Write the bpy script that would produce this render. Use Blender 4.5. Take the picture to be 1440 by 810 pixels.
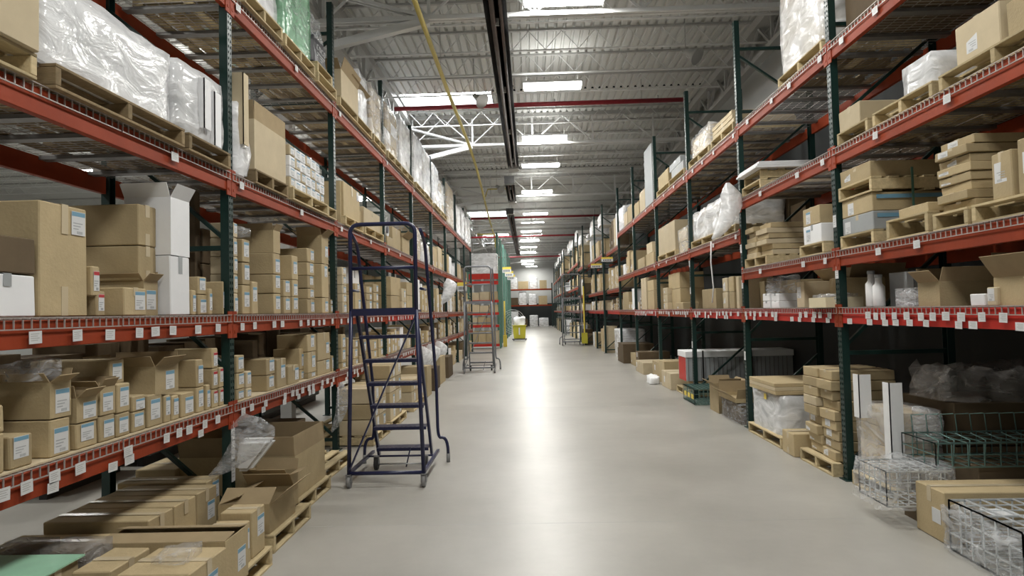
import bpy, bmesh, math, random
from mathutils import Vector, Matrix, noise

random.seed(7)
for o in list(bpy.data.objects):
    bpy.data.objects.remove(o)
scene = bpy.context.scene
COL = scene.collection

# ---------------------------------------------------------------- camera
cam_data = bpy.data.cameras.new('camera')
cam_data.sensor_fit = 'HORIZONTAL'
cam_data.sensor_width = 36.0
cam_data.lens = 36.0 * 903.0 / 1440.0
cam_data.clip_start = 0.05
cam_data.clip_end = 200
cam = bpy.data.objects.new('camera', cam_data)
COL.objects.link(cam)
cam.matrix_world = Matrix((
    (0.99932894, 0.02498843, 0.02678139, 0.0),
    (0.02765754, -0.03540165, -0.99899038, 0.0),
    (-0.0240151, 0.99906071, -0.03606901, 1.70),
    (0, 0, 0, 1)))
scene.camera = cam

# ---------------------------------------------------------------- world, exposure
world = bpy.data.worlds.new('world')
scene.world = world
world.use_nodes = True
world.node_tree.nodes['Background'].inputs[0].default_value = (0.8, 0.85, 0.9, 1)
world.node_tree.nodes['Background'].inputs[1].default_value = 0.01
scene.view_settings.view_transform = 'Standard'
scene.view_settings.look = 'None'
scene.view_settings.gamma = 1.0
scene.view_settings.use_curve_mapping = False
scene.view_settings.exposure = 0.45
LAMP_WATT = 95.0          # each hanging fluorescent fixture
LAMP_COLOR = (1.0, 0.985, 0.93)

# rack rows: post positions along the aisle (metres from the camera)
LEFT_POSTS = [-0.5, 2.35, 5.24, 8.13, 10.95, 13.65, 16.4, 19.15, 21.95, 24.75, 27.5]
RIGHT_POSTS = [0.5, 3.4, 6.33, 9.11, 12.03, 15.15, 18.4, 21.55, 24.85, 27.9, 31.0, 34.1, 37.2, 40.3,
               43.4, 46.5, 49.6, 52.7, 55.8, 58.9, 62.0]
LX, RX = -2.46, 3.0       # aisle faces of the left and right racks
DEPTH = 1.07
DECK_Z = 7.28             # underside of the roof deck

# ---------------------------------------------------------------- materials
MATS = {}
def mat(name, color, rough=.6, metal=0., noise_amt=0., noise_scale=6., bump=0., bump_scale=40., spec=.5,
        vary=0., emit=None, strength=0., dark=None, stretch=None):
    if name in MATS: return MATS[name]
    m = bpy.data.materials.new(name); m.use_nodes = True
    nt = m.node_tree; N = nt.nodes; Lk = nt.links
    b = N['Principled BSDF']
    b.inputs['Base Color'].default_value = (*color, 1)
    b.inputs['Roughness'].default_value = rough
    b.inputs['Metallic'].default_value = metal
    b.inputs['Specular IOR Level'].default_value = spec
    if noise_amt or vary or bump:
        tc = N.new('ShaderNodeTexCoord'); mp = N.new('ShaderNodeMapping')
        Lk.new(tc.outputs['Object'], mp.inputs['Vector'])
        if stretch: mp.inputs['Scale'].default_value = stretch
    src = None
    if noise_amt:
        n = N.new('ShaderNodeTexNoise'); n.inputs['Scale'].default_value = noise_scale
        n.inputs['Detail'].default_value = 5; n.inputs['Roughness'].default_value = .65
        Lk.new(mp.outputs[0], n.inputs['Vector'])
        r = N.new('ShaderNodeValToRGB')
        d = dark or tuple(c * (1 - noise_amt) for c in color)
        r.color_ramp.elements[0].position = .3; r.color_ramp.elements[0].color = (*d, 1)
        r.color_ramp.elements[1].position = .7; r.color_ramp.elements[1].color = (*color, 1)
        Lk.new(n.outputs['Fac'], r.inputs['Fac']); src = r.outputs['Color']
    if vary:
        oi = N.new('ShaderNodeObjectInfo'); hs = N.new('ShaderNodeHueSaturation')
        mr = N.new('ShaderNodeMapRange'); mr.inputs['To Min'].default_value = 1 - vary; mr.inputs['To Max'].default_value = 1 + vary
        Lk.new(oi.outputs['Random'], mr.inputs['Value']); Lk.new(mr.outputs[0], hs.inputs['Value'])
        if src: Lk.new(src, hs.inputs['Color'])
        else: hs.inputs['Color'].default_value = (*color, 1)
        src = hs.outputs['Color']
    if src: Lk.new(src, b.inputs['Base Color'])
    if bump:
        n2 = N.new('ShaderNodeTexNoise'); n2.inputs['Scale'].default_value = bump_scale; n2.inputs['Detail'].default_value = 3
        Lk.new(mp.outputs[0], n2.inputs['Vector'])
        bp = N.new('ShaderNodeBump'); bp.inputs['Strength'].default_value = bump; bp.inputs['Distance'].default_value = .02
        Lk.new(n2.outputs['Fac'], bp.inputs['Height']); Lk.new(bp.outputs[0], b.inputs['Normal'])
    if emit:
        b.inputs['Emission Color'].default_value = (*emit, 1); b.inputs['Emission Strength'].default_value = strength
    MATS[name] = m
    return m

def wrap_mat(name, color, alpha, rough=.18, scale=9., bump=.9):
    m = bpy.data.materials.new(name); m.use_nodes = True
    nt = m.node_tree; N = nt.nodes; Lk = nt.links
    b = N['Principled BSDF']; out = N['Material Output']
    b.inputs['Base Color'].default_value = (*color, 1); b.inputs['Roughness'].default_value = rough
    b.inputs['Specular IOR Level'].default_value = .8
    tc = N.new('ShaderNodeTexCoord'); mp = N.new('ShaderNodeMapping'); mp.inputs['Scale'].default_value = (1, 1, 2.2)
    Lk.new(tc.outputs['Object'], mp.inputs['Vector'])
    n = N.new('ShaderNodeTexNoise'); n.inputs['Scale'].default_value = scale; n.inputs['Detail'].default_value = 4
    n.inputs['Distortion'].default_value = 1.2
    Lk.new(mp.outputs[0], n.inputs['Vector'])
    bp = N.new('ShaderNodeBump'); bp.inputs['Strength'].default_value = bump; bp.inputs['Distance'].default_value = .04
    Lk.new(n.outputs['Fac'], bp.inputs['Height']); Lk.new(bp.outputs[0], b.inputs['Normal'])
    tr = N.new('ShaderNodeBsdfTransparent'); mx = N.new('ShaderNodeMixShader')
    mr = N.new('ShaderNodeMapRange'); mr.inputs['From Min'].default_value = .3; mr.inputs['From Max'].default_value = .7
    mr.inputs['To Min'].default_value = max(0, alpha - .22); mr.inputs['To Max'].default_value = min(1, alpha + .22)
    Lk.new(n.outputs['Fac'], mr.inputs['Value']); Lk.new(mr.outputs[0], mx.inputs['Fac'])
    Lk.new(tr.outputs[0], mx.inputs[1]); Lk.new(b.outputs[0], mx.inputs[2]); Lk.new(mx.outputs[0], out.inputs['Surface'])
    MATS[name] = m
    return m

KRAFT = mat('kraft_card', (.46, .365, .215), .75, noise_amt=.14, noise_scale=5, bump=.12, bump_scale=60, vary=.16, spec=.25)
KRAFT_IN = mat('kraft_card_inside', (.37, .285, .17), .85, noise_amt=.15, noise_scale=7, vary=.1, spec=.2)
PALE = mat('pale_card', (.56, .47, .32), .75, noise_amt=.12, noise_scale=5, vary=.12, spec=.25)
DARKC = mat('brown_shade_card', (.13, .095, .058), .8, noise_amt=.2, noise_scale=5, vary=.2, spec=.2)  # brown card, toned down so the colour carries shade behind the shelves
WHITEC = mat('white_card', (.84, .85, .87), .6, noise_amt=.06, noise_scale=4, vary=.05, spec=.3)
GREYC = mat('grey_card', (.36, .38, .39), .6, noise_amt=.1, vary=.1)
LINER = mat('particle_board', (.60, .50, .34), .8, noise_amt=.15, noise_scale=20)
TAPE = mat('packing_tape', (.58, .49, .34), .22, spec=.6)
PAPER = mat('label_paper', (.66, .67, .68), .55, noise_amt=.05, noise_scale=30)
BLUE = mat('label_blue', (.16, .33, .46), .5)
RED = mat('label_red', (.45, .03, .04), .5)
YELLOW = mat('label_yellow', (.75, .58, .08), .5)
INK = mat('ink', (.06, .06, .07), .6)
BEAM = mat('orange_red_paint', (.31, .048, .017), .55, spec=.18, noise_amt=.25, noise_scale=3, bump=.05, bump_scale=20, vary=.08)
BEAMR = mat('red_paint', (.50, .035, .025), .5, spec=.2, noise_amt=.18, noise_scale=3, vary=.06)
GREEN = mat('dark_green_paint', (.008, .034, .029), .38, noise_amt=.3, noise_scale=4, vary=.1)
LGREEN = mat('mid_green_paint', (.09, .20, .155), .45, noise_amt=.2, noise_scale=4)
GALV = mat('galvanized_wire', (.47, .43, .41), .42, metal=.3, noise_amt=.2, noise_scale=10)
GALVD = mat('galvanized_channel', (.25, .245, .24), .45, metal=.45, noise_amt=.25, noise_scale=8)
WOOD = mat('pallet_wood', (.58, .47, .28), .8, noise_amt=.3, noise_scale=4, bump=.2, bump_scale=25, vary=.22, stretch=(6, 1, 6), spec=.2)
WOODD = mat('dark_pallet_wood', (.30, .225, .13), .85, noise_amt=.35, noise_scale=4, bump=.2, bump_scale=25, vary=.2, stretch=(1, 6, 6), spec=.2)  # darker tone of the pallet wood
ROOF = mat('roof_deck_paint', (.58, .59, .575), .6, noise_amt=.08, noise_scale=.4)
STEELW = mat('white_steel_paint', (.66, .67, .67), .45, noise_amt=.06, noise_scale=2)
STEELG = mat('grey_steel_paint', (.42, .42, .41), .5, noise_amt=.1, noise_scale=2)
WALL = mat('wall_paint', (.50, .51, .50), .7, noise_amt=.08, noise_scale=.6)
PIPER = mat('sprinkler_pipe_red', (.30, .02, .03), .45, noise_amt=.2)
PIPEY = mat('yellow_pipe', (.56, .46, .12), .5, noise_amt=.15)
HEATB = mat('heater_brown', (.075, .05, .042), .5, noise_amt=.3)
HEATG = mat('heater_grey', (.10, .10, .10), .35, metal=.5, noise_amt=.3)
NAVY = mat('navy_paint', (.018, .022, .075), .35, noise_amt=.2, vary=.03)
LADG = mat('grey_ladder_paint', (.20, .21, .23), .4, noise_amt=.2)
RUBBER = mat('rubber', (.03, .03, .03), .7)
CASTER = mat('caster_grey', (.22, .22, .22), .5)
STEEL = mat('bare_steel', (.55, .56, .57), .3, metal=.8, noise_amt=.15)
WIREG = mat('green_wire', (.16, .27, .25), .3, metal=.5)
WIREC = mat('chrome_wire', (.66, .69, .71), .3, metal=.35)
BLACK = mat('black_plastic', (.012, .012, .013), .5)
YBIN = mat('yellow_plastic', (.46, .42, .03), .45)
TUBE = mat('lit_tube', (1, 1, 1), .5, emit=(1.0, .99, .95), strength=12.0)
SKYL = mat('skylight_panel', (1, 1, 1), .5, emit=(.95, .98, 1.0), strength=14.0)
MINT = mat('mint_film', (.33, .60, .43), .3, noise_amt=.15)
FOAM = mat('white_foam', (.82, .83, .84), .6, noise_amt=.05)
WRAP = wrap_mat('stretch_wrap', (.90, .91, .93), .66, scale=3.2, bump=.55)
WRAPT = wrap_mat('thin_stretch_wrap', (.78, .77, .77), .36, scale=3.5, bump=.5)
WRAPG = wrap_mat('green_tinted_wrap', (.26, .55, .34), .68, scale=4, bump=.6)
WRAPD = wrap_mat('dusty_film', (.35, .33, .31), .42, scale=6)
CLEAR = wrap_mat('clear_bag', (.78, .80, .83), .26, rough=.10, scale=8, bump=.7)

def floor_mat():
    m = bpy.data.materials.new('polished_concrete'); m.use_nodes = True
    nt = m.node_tree; N = nt.nodes; Lk = nt.links; b = N['Principled BSDF']
    tc = N.new('ShaderNodeTexCoord')
    n1 = N.new('ShaderNodeTexNoise'); n1.inputs['Scale'].default_value = .55; n1.inputs['Detail'].default_value = 8; n1.inputs['Roughness'].default_value = .6
    n2 = N.new('ShaderNodeTexNoise'); n2.inputs['Scale'].default_value = 9; n2.inputs['Detail'].default_value = 6
    for n in (n1, n2): Lk.new(tc.outputs['Object'], n.inputs['Vector'])
    r1 = N.new('ShaderNodeValToRGB'); r1.color_ramp.elements[0].position = .32; r1.color_ramp.elements[1].position = .68
    r1.color_ramp.elements[0].color = (.335, .325, .295, 1); r1.color_ramp.elements[1].color = (.455, .44, .405, 1)
    Lk.new(n1.outputs['Fac'], r1.inputs['Fac'])
    mx = N.new('ShaderNodeMix'); mx.data_type = 'RGBA'; mx.blend_type = 'MULTIPLY'; mx.inputs[0].default_value = .3
    r2 = N.new('ShaderNodeValToRGB'); r2.color_ramp.elements[0].color = (.72, .72, .72, 1)
    Lk.new(n2.outputs['Fac'], r2.inputs['Fac'])
    Lk.new(r1.outputs[0], mx.inputs[6]); Lk.new(r2.outputs[0], mx.inputs[7])
    Lk.new(mx.outputs[2], b.inputs['Base Color'])
    mr = N.new('ShaderNodeMapRange'); mr.inputs['To Min'].default_value = .29; mr.inputs['To Max'].default_value = .42
    Lk.new(n1.outputs['Fac'], mr.inputs['Value']); Lk.new(mr.outputs[0], b.inputs['Roughness'])
    b.inputs['Specular IOR Level'].default_value = .42
    return m
FLOORM = floor_mat()

# ---------------------------------------------------------------- mesh helpers
def bx(bm, x0, x1, y0, y1, z0, z1, mi=0, M=None):
    cs = [(x0, y0, z0), (x1, y0, z0), (x1, y1, z0), (x0, y1, z0), (x0, y0, z1), (x1, y0, z1), (x1, y1, z1), (x0, y1, z1)]
    vs = [bm.verts.new(M @ Vector(c) if M else c) for c in cs]
    for f in ((0, 3, 2, 1), (4, 5, 6, 7), (0, 1, 5, 4), (1, 2, 6, 5), (2, 3, 7, 6), (3, 0, 4, 7)):
        bm.faces.new([vs[i] for i in f]).material_index = mi
    return vs

def bar(bm, a, b, w, h, mi=0):
    """square bar from a to b"""
    a = Vector(a); b = Vector(b); d = b - a; L = d.length
    q = d.to_track_quat('Z', 'Y').to_matrix().to_4x4()
    M = Matrix.Translation(a) @ q
    bx(bm, -w / 2, w / 2, -h / 2, h / 2, 0, L, mi, M)

def tube(bm, pts, r, n=8, mi=0, caps=True, closed=False):
    pts = [Vector(p) for p in pts]; rings = []
    K = len(pts)
    up = None
    for i, p in enumerate(pts):
        if closed: d = (pts[(i + 1) % K] - pts[i - 1])
        else: d = (pts[min(i + 1, K - 1)] - pts[max(i - 1, 0)])
        d.normalize()
        if up is None:
            up = Vector((0, 0, 1)) if abs(d.z) < .9 else Vector((1, 0, 0))
        s = d.cross(up)
        if s.length < 1e-4: s = d.cross(Vector((0, 1, 0)))
        s.normalize(); t = s.cross(d).normalized(); up = t
        rr = r[i] if isinstance(r, (list, tuple)) else r
        rings.append([bm.verts.new(p + rr * (math.cos(2 * math.pi * k / n) * s + math.sin(2 * math.pi * k / n) * t)) for k in range(n)])
    for i in range(K if closed else K - 1):
        A = rings[i]; B = rings[(i + 1) % K]
        for k in range(n):
            f = bm.faces.new([A[k], A[(k + 1) % n], B[(k + 1) % n], B[k]]); f.material_index = mi; f.smooth = True
    if caps and not closed:
        bm.faces.new(rings[0][::-1]).material_index = mi; bm.faces.new(rings[-1]).material_index = mi

def arc(p0, p1, p2, k=5):
    """rounded corner at p1"""
    p0, p1, p2 = Vector(p0), Vector(p1), Vector(p2)
    return [(1 - t) ** 2 * p0 + 2 * t * (1 - t) * p1 + t * t * p2 for t in [i / k for i in range(k + 1)]]

def mesh(name, bm, mats, bevel=0, recalc=True):
    if bevel:
        bmesh.ops.bevel(bm, geom=bm.edges[:], offset=bevel, segments=1, affect='EDGES')
    if recalc: bmesh.ops.recalc_face_normals(bm, faces=bm.faces[:])
    me = bpy.data.meshes.new(name); bm.to_mesh(me); bm.free()
    for m in (mats if isinstance(mats, (list, tuple)) else [mats]): me.materials.append(m)
    return me

def link(name, me, parent=None, loc=None, scale=None, rz=0):
    o = bpy.data.objects.new(name, me); COL.objects.link(o)
    if parent: o.parent = parent
    if loc: o.location = loc
    if scale: o.scale = scale
    if rz: o.rotation_euler.z = rz
    return o

def obj(name, bm, mats, parent=None, bevel=0, loc=None):
    return link(name, mesh(name, bm, mats, bevel), parent, loc)

def bxobj(name, x0, x1, y0, y1, z0, z1, m, parent=None, bevel=0):
    bm = bmesh.new(); bx(bm, x0, x1, y0, y1, z0, z1)
    return obj(name, bm, m, parent, bevel)

USED = {}
def tag(o, label, cat, group=None, kind=None):
    if label in USED and not group:
        print('DUP LABEL', label)
    USED[label] = 1
    if label: o['label'] = label
    if cat: o['category'] = cat
    if group: o['group'] = group
    if kind: o['kind'] = kind
    return o

def thing(name, label, cat, loc=(0, 0, 0), rz=0, group=None):
    o = bpy.data.objects.new(name, None); COL.objects.link(o)
    o.empty_display_size = .1
    o.location = loc; o.rotation_euler.z = rz
    return tag(o, label, cat, group)

def struct(o):
    o['kind'] = 'structure'; return o

ORD = ['first', 'second', 'third', 'fourth', 'fifth', 'sixth', 'seventh', 'eighth', 'ninth', 'tenth', 'eleventh',
       'twelfth', 'thirteenth', 'fourteenth', 'fifteenth', 'sixteenth', 'seventeenth', 'eighteenth', 'nineteenth', 'twentieth']
SHELF = {0: 'floor', 1: 'lowest shelf', 2: 'second shelf', 3: 'third shelf', 4: 'top shelf'}

# ---------------------------------------------------------------- the building
XW0, XW1, YW0, YW1 = -22.0, 5.0, -8.0, 71.5
bm = bmesh.new(); bx(bm, XW0, XW1, YW0, YW1, -.2, 0); struct(obj('floor', bm, FLOORM))
# joints cut in the slab: thin dark sealant lines, set flush
bm = bmesh.new()
for y in (5.2, 11.3, 17.4, 23.5, 29.6): bx(bm, XW0, XW1, y, y + .006, 0.0, .0006)
struct(obj('trim_1', bm, STEELG))
bm = bmesh.new(); bx(bm, XW0, XW1, YW1, YW1 + .2, 0, 8); struct(obj('wall_far', bm, WALL))
bm = bmesh.new(); bx(bm, XW0, XW1, YW0 - .2, YW0, 0, 8); struct(obj('wall_near', bm, WALL))
bm = bmesh.new(); bx(bm, XW0 - .2, XW0, YW0, YW1, 0, 8); struct(obj('wall_left', bm, WALL))
bm = bmesh.new(); bx(bm, XW1, XW1 + .2, YW0, YW1, 5.6, 8, 0); bx(bm, XW1 - .02, XW1 + .2, YW0, YW1, 0, 5.6, 1); struct(obj('wall_right', bm, [WALL, mat('shade_dark_wall', (.022, .025, .026), .7)]))  # lower wall near-black: shade behind the racks put into its colour

SKYLIGHTS = [(-3.2, -.85, 16.1, 17.3), (-3.6, -1.2, 35.0, 37.5), (-3.8, -1.4, 46.0, 48.0)]
# ribbed roof deck; ribs run along the aisle up to 25 m, across it beyond
def deck(name, x0, x1, y0, y1, along, pitch, holes=()):
    bm = bmesh.new()
    def prof(a0, a1):
        k = int((a1 - a0) / pitch); out = []
        for i in range(k):
            a = a0 + i * pitch
            out += [(a, 0), (a + pitch * .6, 0), (a + pitch * .7, .045), (a + pitch * .9, .045)]
        out.append((a1, 0)); return out
    def strip(xa, xb, ya, yb):
        pr = prof(xa, xb) if along else prof(ya, yb)
        prev = None
        for a, dz in pr:
            if along: v = (bm.verts.new((a, ya, DECK_Z + dz)), bm.verts.new((a, yb, DECK_Z + dz)))
            else: v = (bm.verts.new((xa, a, DECK_Z + dz)), bm.verts.new((xb, a, DECK_Z + dz)))
            if prev: bm.faces.new((prev[0], prev[1], v[1], v[0]))
            prev = v
    hs = sorted([h for h in holes if y0 < h[2] < y1], key=lambda h: h[2])
    y = y0
    for h in hs:
        strip(x0, x1, y, h[2]); strip(x0, h[0], h[2], h[3]); strip(h[1], x1, h[2], h[3]); y = h[3]
    strip(x0, x1, y, y1)
    return struct(obj(name, bm, ROOF))
deck('ceiling', XW0, XW1, YW0, 25.0, True, .18, SKYLIGHTS)
deck('ceiling', XW0, XW1, 25.0, YW1, False, .22, SKYLIGHTS)
for i, (x0, x1, y0, y1) in enumerate(SKYLIGHTS):
    t = thing('skylight', f'bright rectangular skylight in the roof left of centre, {ORD[i]} from the camera', 'skylight', ((x0 + x1) / 2, (y0 + y1) / 2, DECK_Z))
    w, d = (x1 - x0) / 2, (y1 - y0) / 2
    bxobj('light_panel', -w, w, -d, d, .30, .33, SKYL, t)
    bm = bmesh.new()
    bx(bm, -w - .03, -w, -d, d, 0, .34); bx(bm, w, w + .03, -d, d, 0, .34)
    bx(bm, -w, w, -d - .03, -d, 0, .34); bx(bm, -w, w, d, d + .03, 0, .34)
    obj('curb', bm, STEELW, t)

# bar joists
def joist_mesh(length, depth, step):
    a = bmesh.new(); bx(a, 0, length, -.03, .03, depth - .04, depth)
    b = bmesh.new(); bx(b, 0, length, -.03, .03, 0, .022)
    c = bmesh.new(); n = int(length / step)
    for i in range(n):
        x = i * step
        bar(c, (x, 0, .03), (x + step / 2, 0, depth - .04), .011, .011)
        bar(c, (x + step / 2, 0, depth - .04), (x + step, 0, .03), .011, .011)
    return mesh('top_chord', a, STEELG), mesh('bottom_chord', b, STEELW), mesh('web', c, STEELW)
JM = joist_mesh(XW1 - XW0, .44, .66)
TRUSS_Y = [10.1, 18.0, 26.2, 34.8, 43.5, 52.5, 62.0]
y = 1.4; k = 0
jn = {}
while y < YW1 - 1:
    if not any(s[2] - .1 < y < s[3] + .1 for s in SKYLIGHTS) and not any(abs(y - q) < .2 for q in TRUSS_Y):
        q = sum(1 for v in TRUSS_Y if v < y); jn[q] = jn.get(q, 0) + 1
        lab = f'light grey open-web roof joist, {ORD[jn[q] - 1]} one ' + (f'beyond the {ORD[q - 1]} roof truss' if q else 'before the first roof truss')
        r = thing('roof_joist', lab, 'roof joist', (XW0, y, DECK_Z - .44), group='open-web roof joists across the aisle')
        for nm, me in zip(('top_chord', 'bottom_chord', 'web'), JM): link(nm, me, r)
    y += 1.24 if y < 25 else 2.2

def truss_meshes():
    a = bmesh.new(); bx(a, -16, 5, -.06, .06, .80, .90)
    b = bmesh.new(); bx(b, -16, 5, -.07, -.01, 0, .07); bx(b, -16, 5, .01, .07, 0, .07)
    out = [('top_chord', mesh('top_chord', a, STEELG), 0), ('bottom_chord', mesh('bottom_chord', b, STEELW), 0)]
    d = bmesh.new(); bar(d, (0, 0, .05), (0, 0, .82), .05, .04); vm = mesh('vertical_web', d, STEELW)
    l = bmesh.new(); bar(l, (0, 0, .06), (-.85, 0, .82), .045, .03); lm = mesh('diagonal_web', l, STEELW)
    g = bmesh.new(); bar(g, (0, 0, .06), (.85, 0, .82), .045, .03); gm = mesh('diagonal_web', g, STEELW)
    for i in range(12):
        x = -15.1 + 1.7 * i
        out += [('vertical_web', vm, x), ('diagonal_web', lm, x), ('diagonal_web', gm, x)]
    return out
TM = truss_meshes()
for i, y in enumerate(TRUSS_Y):
    r = thing('roof_truss', f'white steel roof truss with braces across the aisle, {ORD[i]} from the camera', 'roof truss', (0, y, 6.38))
    for nm, me, x in TM: link(nm, me, r, (x, 0, 0))
    bm = bmesh.new(); bar(bm, (-1.5, 0, .0), (-3.75, 0, -.50), .12, .12)
    bar(bm, (-1.55, -.05, .05), (-3.9, -.05, .75), .05, .05); bar(bm, (-1.55, .05, .05), (-3.9, .05, .75), .05, .05)
    obj('knee_brace', bm, STEELW, r)
    c = thing('steel_column', f'light grey square steel column behind the left rack, {ORD[i]} from the camera', 'column', (-3.85, y, 0))
    bxobj('shaft', -.09, .09, -.09, .09, 0, 7.25, STEELG, c, .004)
    bxobj('base_plate', -.17, .17, -.17, .17, 0, .02, STEELG, c)
# joist girder running along the aisle above the left rack
r = thing('joist_girder', 'grey lattice girder running lengthwise above the left rack', 'girder', (-3.35, 0, 6.45))
bm = bmesh.new(); bx(bm, -.1, .1, 1.5, 70, .62, .8); obj('top_chord', bm, STEELG, r)
bm = bmesh.new(); bx(bm, -.09, .09, 1.5, 70, 0, .09); obj('bottom_chord', bm, STEELG, r)
bm = bmesh.new()
for i in range(48):
    y = 2 + i * 1.4
    bar(bm, (0, y, .05), (0, y, .66), .06, .05); bar(bm, (0, y, .05), (0, y + .7, .66), .05, .04); bar(bm, (0, y + .7, .66), (0, y + 1.4, .05), .05, .04)
obj('web', bm, STEELG, r)
r = thing('joist_girder', 'grey lattice girder running lengthwise beside the right wall', 'girder', (4.6, 0, 6.45))
for c in [o for o in bpy.data.objects if o.parent and o.parent.name == 'joist_girder']:
    k = c.copy(); COL.objects.link(k); k.parent = r

# sprinkler pipes
for i, (y, z, x0, x1) in enumerate([(15.55, 6.74, -3.2, 3.85), (33.2, 6.55, -3.6, 4.5), (38.6, 6.2, -3.6, 4.5), (47.5, 5.7, -3.6, 4.5)]):
    t = thing('sprinkler_pipe', f'dark red sprinkler pipe crossing below the roof, {ORD[i]} from the camera', 'pipe', (0, y, z))
    bm = bmesh.new(); tube(bm, [(x0, 0, 0), (x1, 0, 0)], .055, 10); obj('pipe_run', bm, PIPER, t)
    for x in (x0 + 1, (x0 + x1) / 2, x1 - 1):
        bm = bmesh.new(); tube(bm, [(x, 0, .05), (x, 0, DECK_Z - z)], .008, 5); obj('hanger_rod', bm, STEELG, t)
        bm = bmesh.new(); tube(bm, [(x + .4, 0, .05), (x + .4, 0, .12)], .02, 6); obj('sprinkler_head', bm, STEEL, t)

# yellow gas line along the aisle
t = thing('gas_pipe', 'long yellow pipe running lengthwise under the roof left of the heater', 'pipe', (-1.58, 0, 6.30))
pts = [(0, 1.5, 0), (0, 9.2, 0), (0, 13, -.03), (.03, 17, -.02), (0, 20, 0), (-.08, 23.2, 0), (-.3, 31, 0), (-.5, 40, 0)]
bm = bmesh.new(); tube(bm, pts, .042, 8); obj('pipe_run', bm, PIPEY, t)
bm = bmesh.new(); tube(bm, [(.95, 25, .2), (0.05, 25, .2), (-.05, 25, -.1)], .025, 6); obj('branch_line', bm, PIPEY, t)
bm = bmesh.new(); tube(bm, [(-1.6, 40, .25), (-.5, 40, .25), (-.45, 40, -.6)], .06, 6); obj('drop_pipe', bm, PIPEY, t)
for y in (6, 12, 18, 24, 31):
    bm = bmesh.new(); tube(bm, [(0, y, .03), (0, y, .95)], .006, 5); obj('hanger_rod', bm, STEELG, t)

# tube heaters: dark reflector housings along the aisle
for i, (x, y0, y1) in enumerate([(-.40, 2.5, 20.3), (-.60, 22.3, 26.5), (-.80, 29.3, 52.0)]):
    t = thing('tube_heater', ['long dark brown tube heater hanging overhead, nearest of three', 'short dark tube heater hanging overhead, the middle one of three',
                              'dark tube heater hanging far down the aisle, farthest of three'][i], 'heater', (x, y0, 6.2))
    L = y1 - y0
    bm = bmesh.new()
    for a, b in (((-.17, .0), (-.10, .10)), ((-.10, .10), (.10, .10)), ((.10, .10), (.17, .0))):
        v = [bm.verts.new((a[0], 0, a[1])), bm.verts.new((b[0], 0, b[1])), bm.verts.new((b[0], L, b[1])), bm.verts.new((a[0], L, a[1]))]
        bm.faces.new(v)
    bm2 = bm; bmesh.ops.solidify(bm2, geom=bm2.faces[:], thickness=.006)
    obj('reflector', bm2, HEATG, t)
    bm = bmesh.new(); tube(bm, [(-.055, .1, .03), (-.055, L - .1, .03)], .042, 8); obj('burner_tube', bm, HEATB, t)
    bm = bmesh.new(); tube(bm, [(.075, .1, .04), (.075, L - .1, .04)], .03, 8); obj('return_tube', bm, HEATB, t)
    bxobj('end_box', -.16, .16, L - .35, L + .05, -.06, .16, STEELG, t, .006)
    bxobj('burner_box', -.17, .17, -.25, .1, -.08, .18, HEATG, t, .006)
    yy = 1.2
    while yy < L:
        bm = bmesh.new(); bx(bm, -.19, .19, yy, yy + .04, .10, .13); bx(bm, -.03, .03, yy, yy + .03, -.02, .1)
        tube(bm, [(-.15, yy, .12), (0, yy, .7)], .005, 4); tube(bm, [(.15, yy, .12), (0, yy, .7)], .005, 4); tube(bm, [(0, yy, .7), (0, yy, 1.05)], .005, 4)
        obj('hanger', bm, STEELG, t); yy += 3.1

# hanging fluorescent fixtures, each with its own light
def lamp_parts():
    a = bmesh.new(); bx(a, -.62, .62, -.2, .2, .05, .09); bx(a, -.64, -.62, -.2, .2, -.02, .09); bx(a, .62, .64, -.2, .2, -.02, .09)
    b = bmesh.new()
    for q in (-.14, -.05, .05, .14): tube(b, [(-.6, q, .015), (.6, q, .015)], .028, 8)
    c = bmesh.new()
    for q in (-.55, .55): tube(c, [(q, 0, .09), (q, 0, .75)], .004, 4)
    return mesh('housing', a, STEELW), mesh('fluorescent_tubes', b, TUBE), mesh('hanger_wire', c, STEELG)
LM = lamp_parts()
def fixture(x, y, label, z=6.48, power=1.0, group=None):
    t = thing('ceiling_light', label, 'light', (x, y, z), group=group)
    link('housing', LM[0], t); link('fluorescent_tubes', LM[1], t); link('hanger_wire', LM[2], t)
    ld = bpy.data.lights.new('lamp_glow', 'AREA'); ld.shape = 'RECTANGLE'; ld.size = 1.2; ld.size_y = .36
    ld.energy = LAMP_WATT * power; ld.color = LAMP_COLOR
    l = bpy.data.objects.new('lamp_glow', ld); COL.objects.link(l); l.parent = t; l.location = (0, 0, -.03)
    ld2 = bpy.data.lights.new('roof_fill', 'AREA'); ld2.shape = 'RECTANGLE'; ld2.size = 1.2; ld2.size_y = .3  # fill lamp added above the closed housing to brighten the roof deck
    ld2.energy = LAMP_WATT * power * .09; ld2.color = LAMP_COLOR
    l2 = bpy.data.objects.new('roof_fill', ld2); COL.objects.link(l2); l2.parent = t; l2.location = (0, 0, .11); l2.rotation_euler.x = math.pi
MAIN = [(.6, -3), (.6, 1.4), (.6, 5.6), (.64, 9.8), (.60, 13.65), (.53, 17.8), (.48, 21.15), (.41, 25.85), (.40, 31.75), (.28, 35.1), (.2, 38.8),
        (.12, 43.5), (.04, 48.4), (-.02, 52.5), (-.06, 57.0), (-.1, 61.5), (-.1, 66.0), (.3, 69.8)]
for i, (x, y) in enumerate(MAIN):
    fixture(x, y, f'bright hanging fluorescent light over the main aisle, {ORD[i]} in its row')
for i, (x, y) in enumerate([(-7, 1), (-7, 7), (-7, 13), (-7, 19), (-7, 26), (-7.0, 34), (-7, 44)]):
    fixture(x, y, f'hanging fluorescent light over the aisle beyond the left rack, {ORD[i]} in its row', power=1.2)
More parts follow.
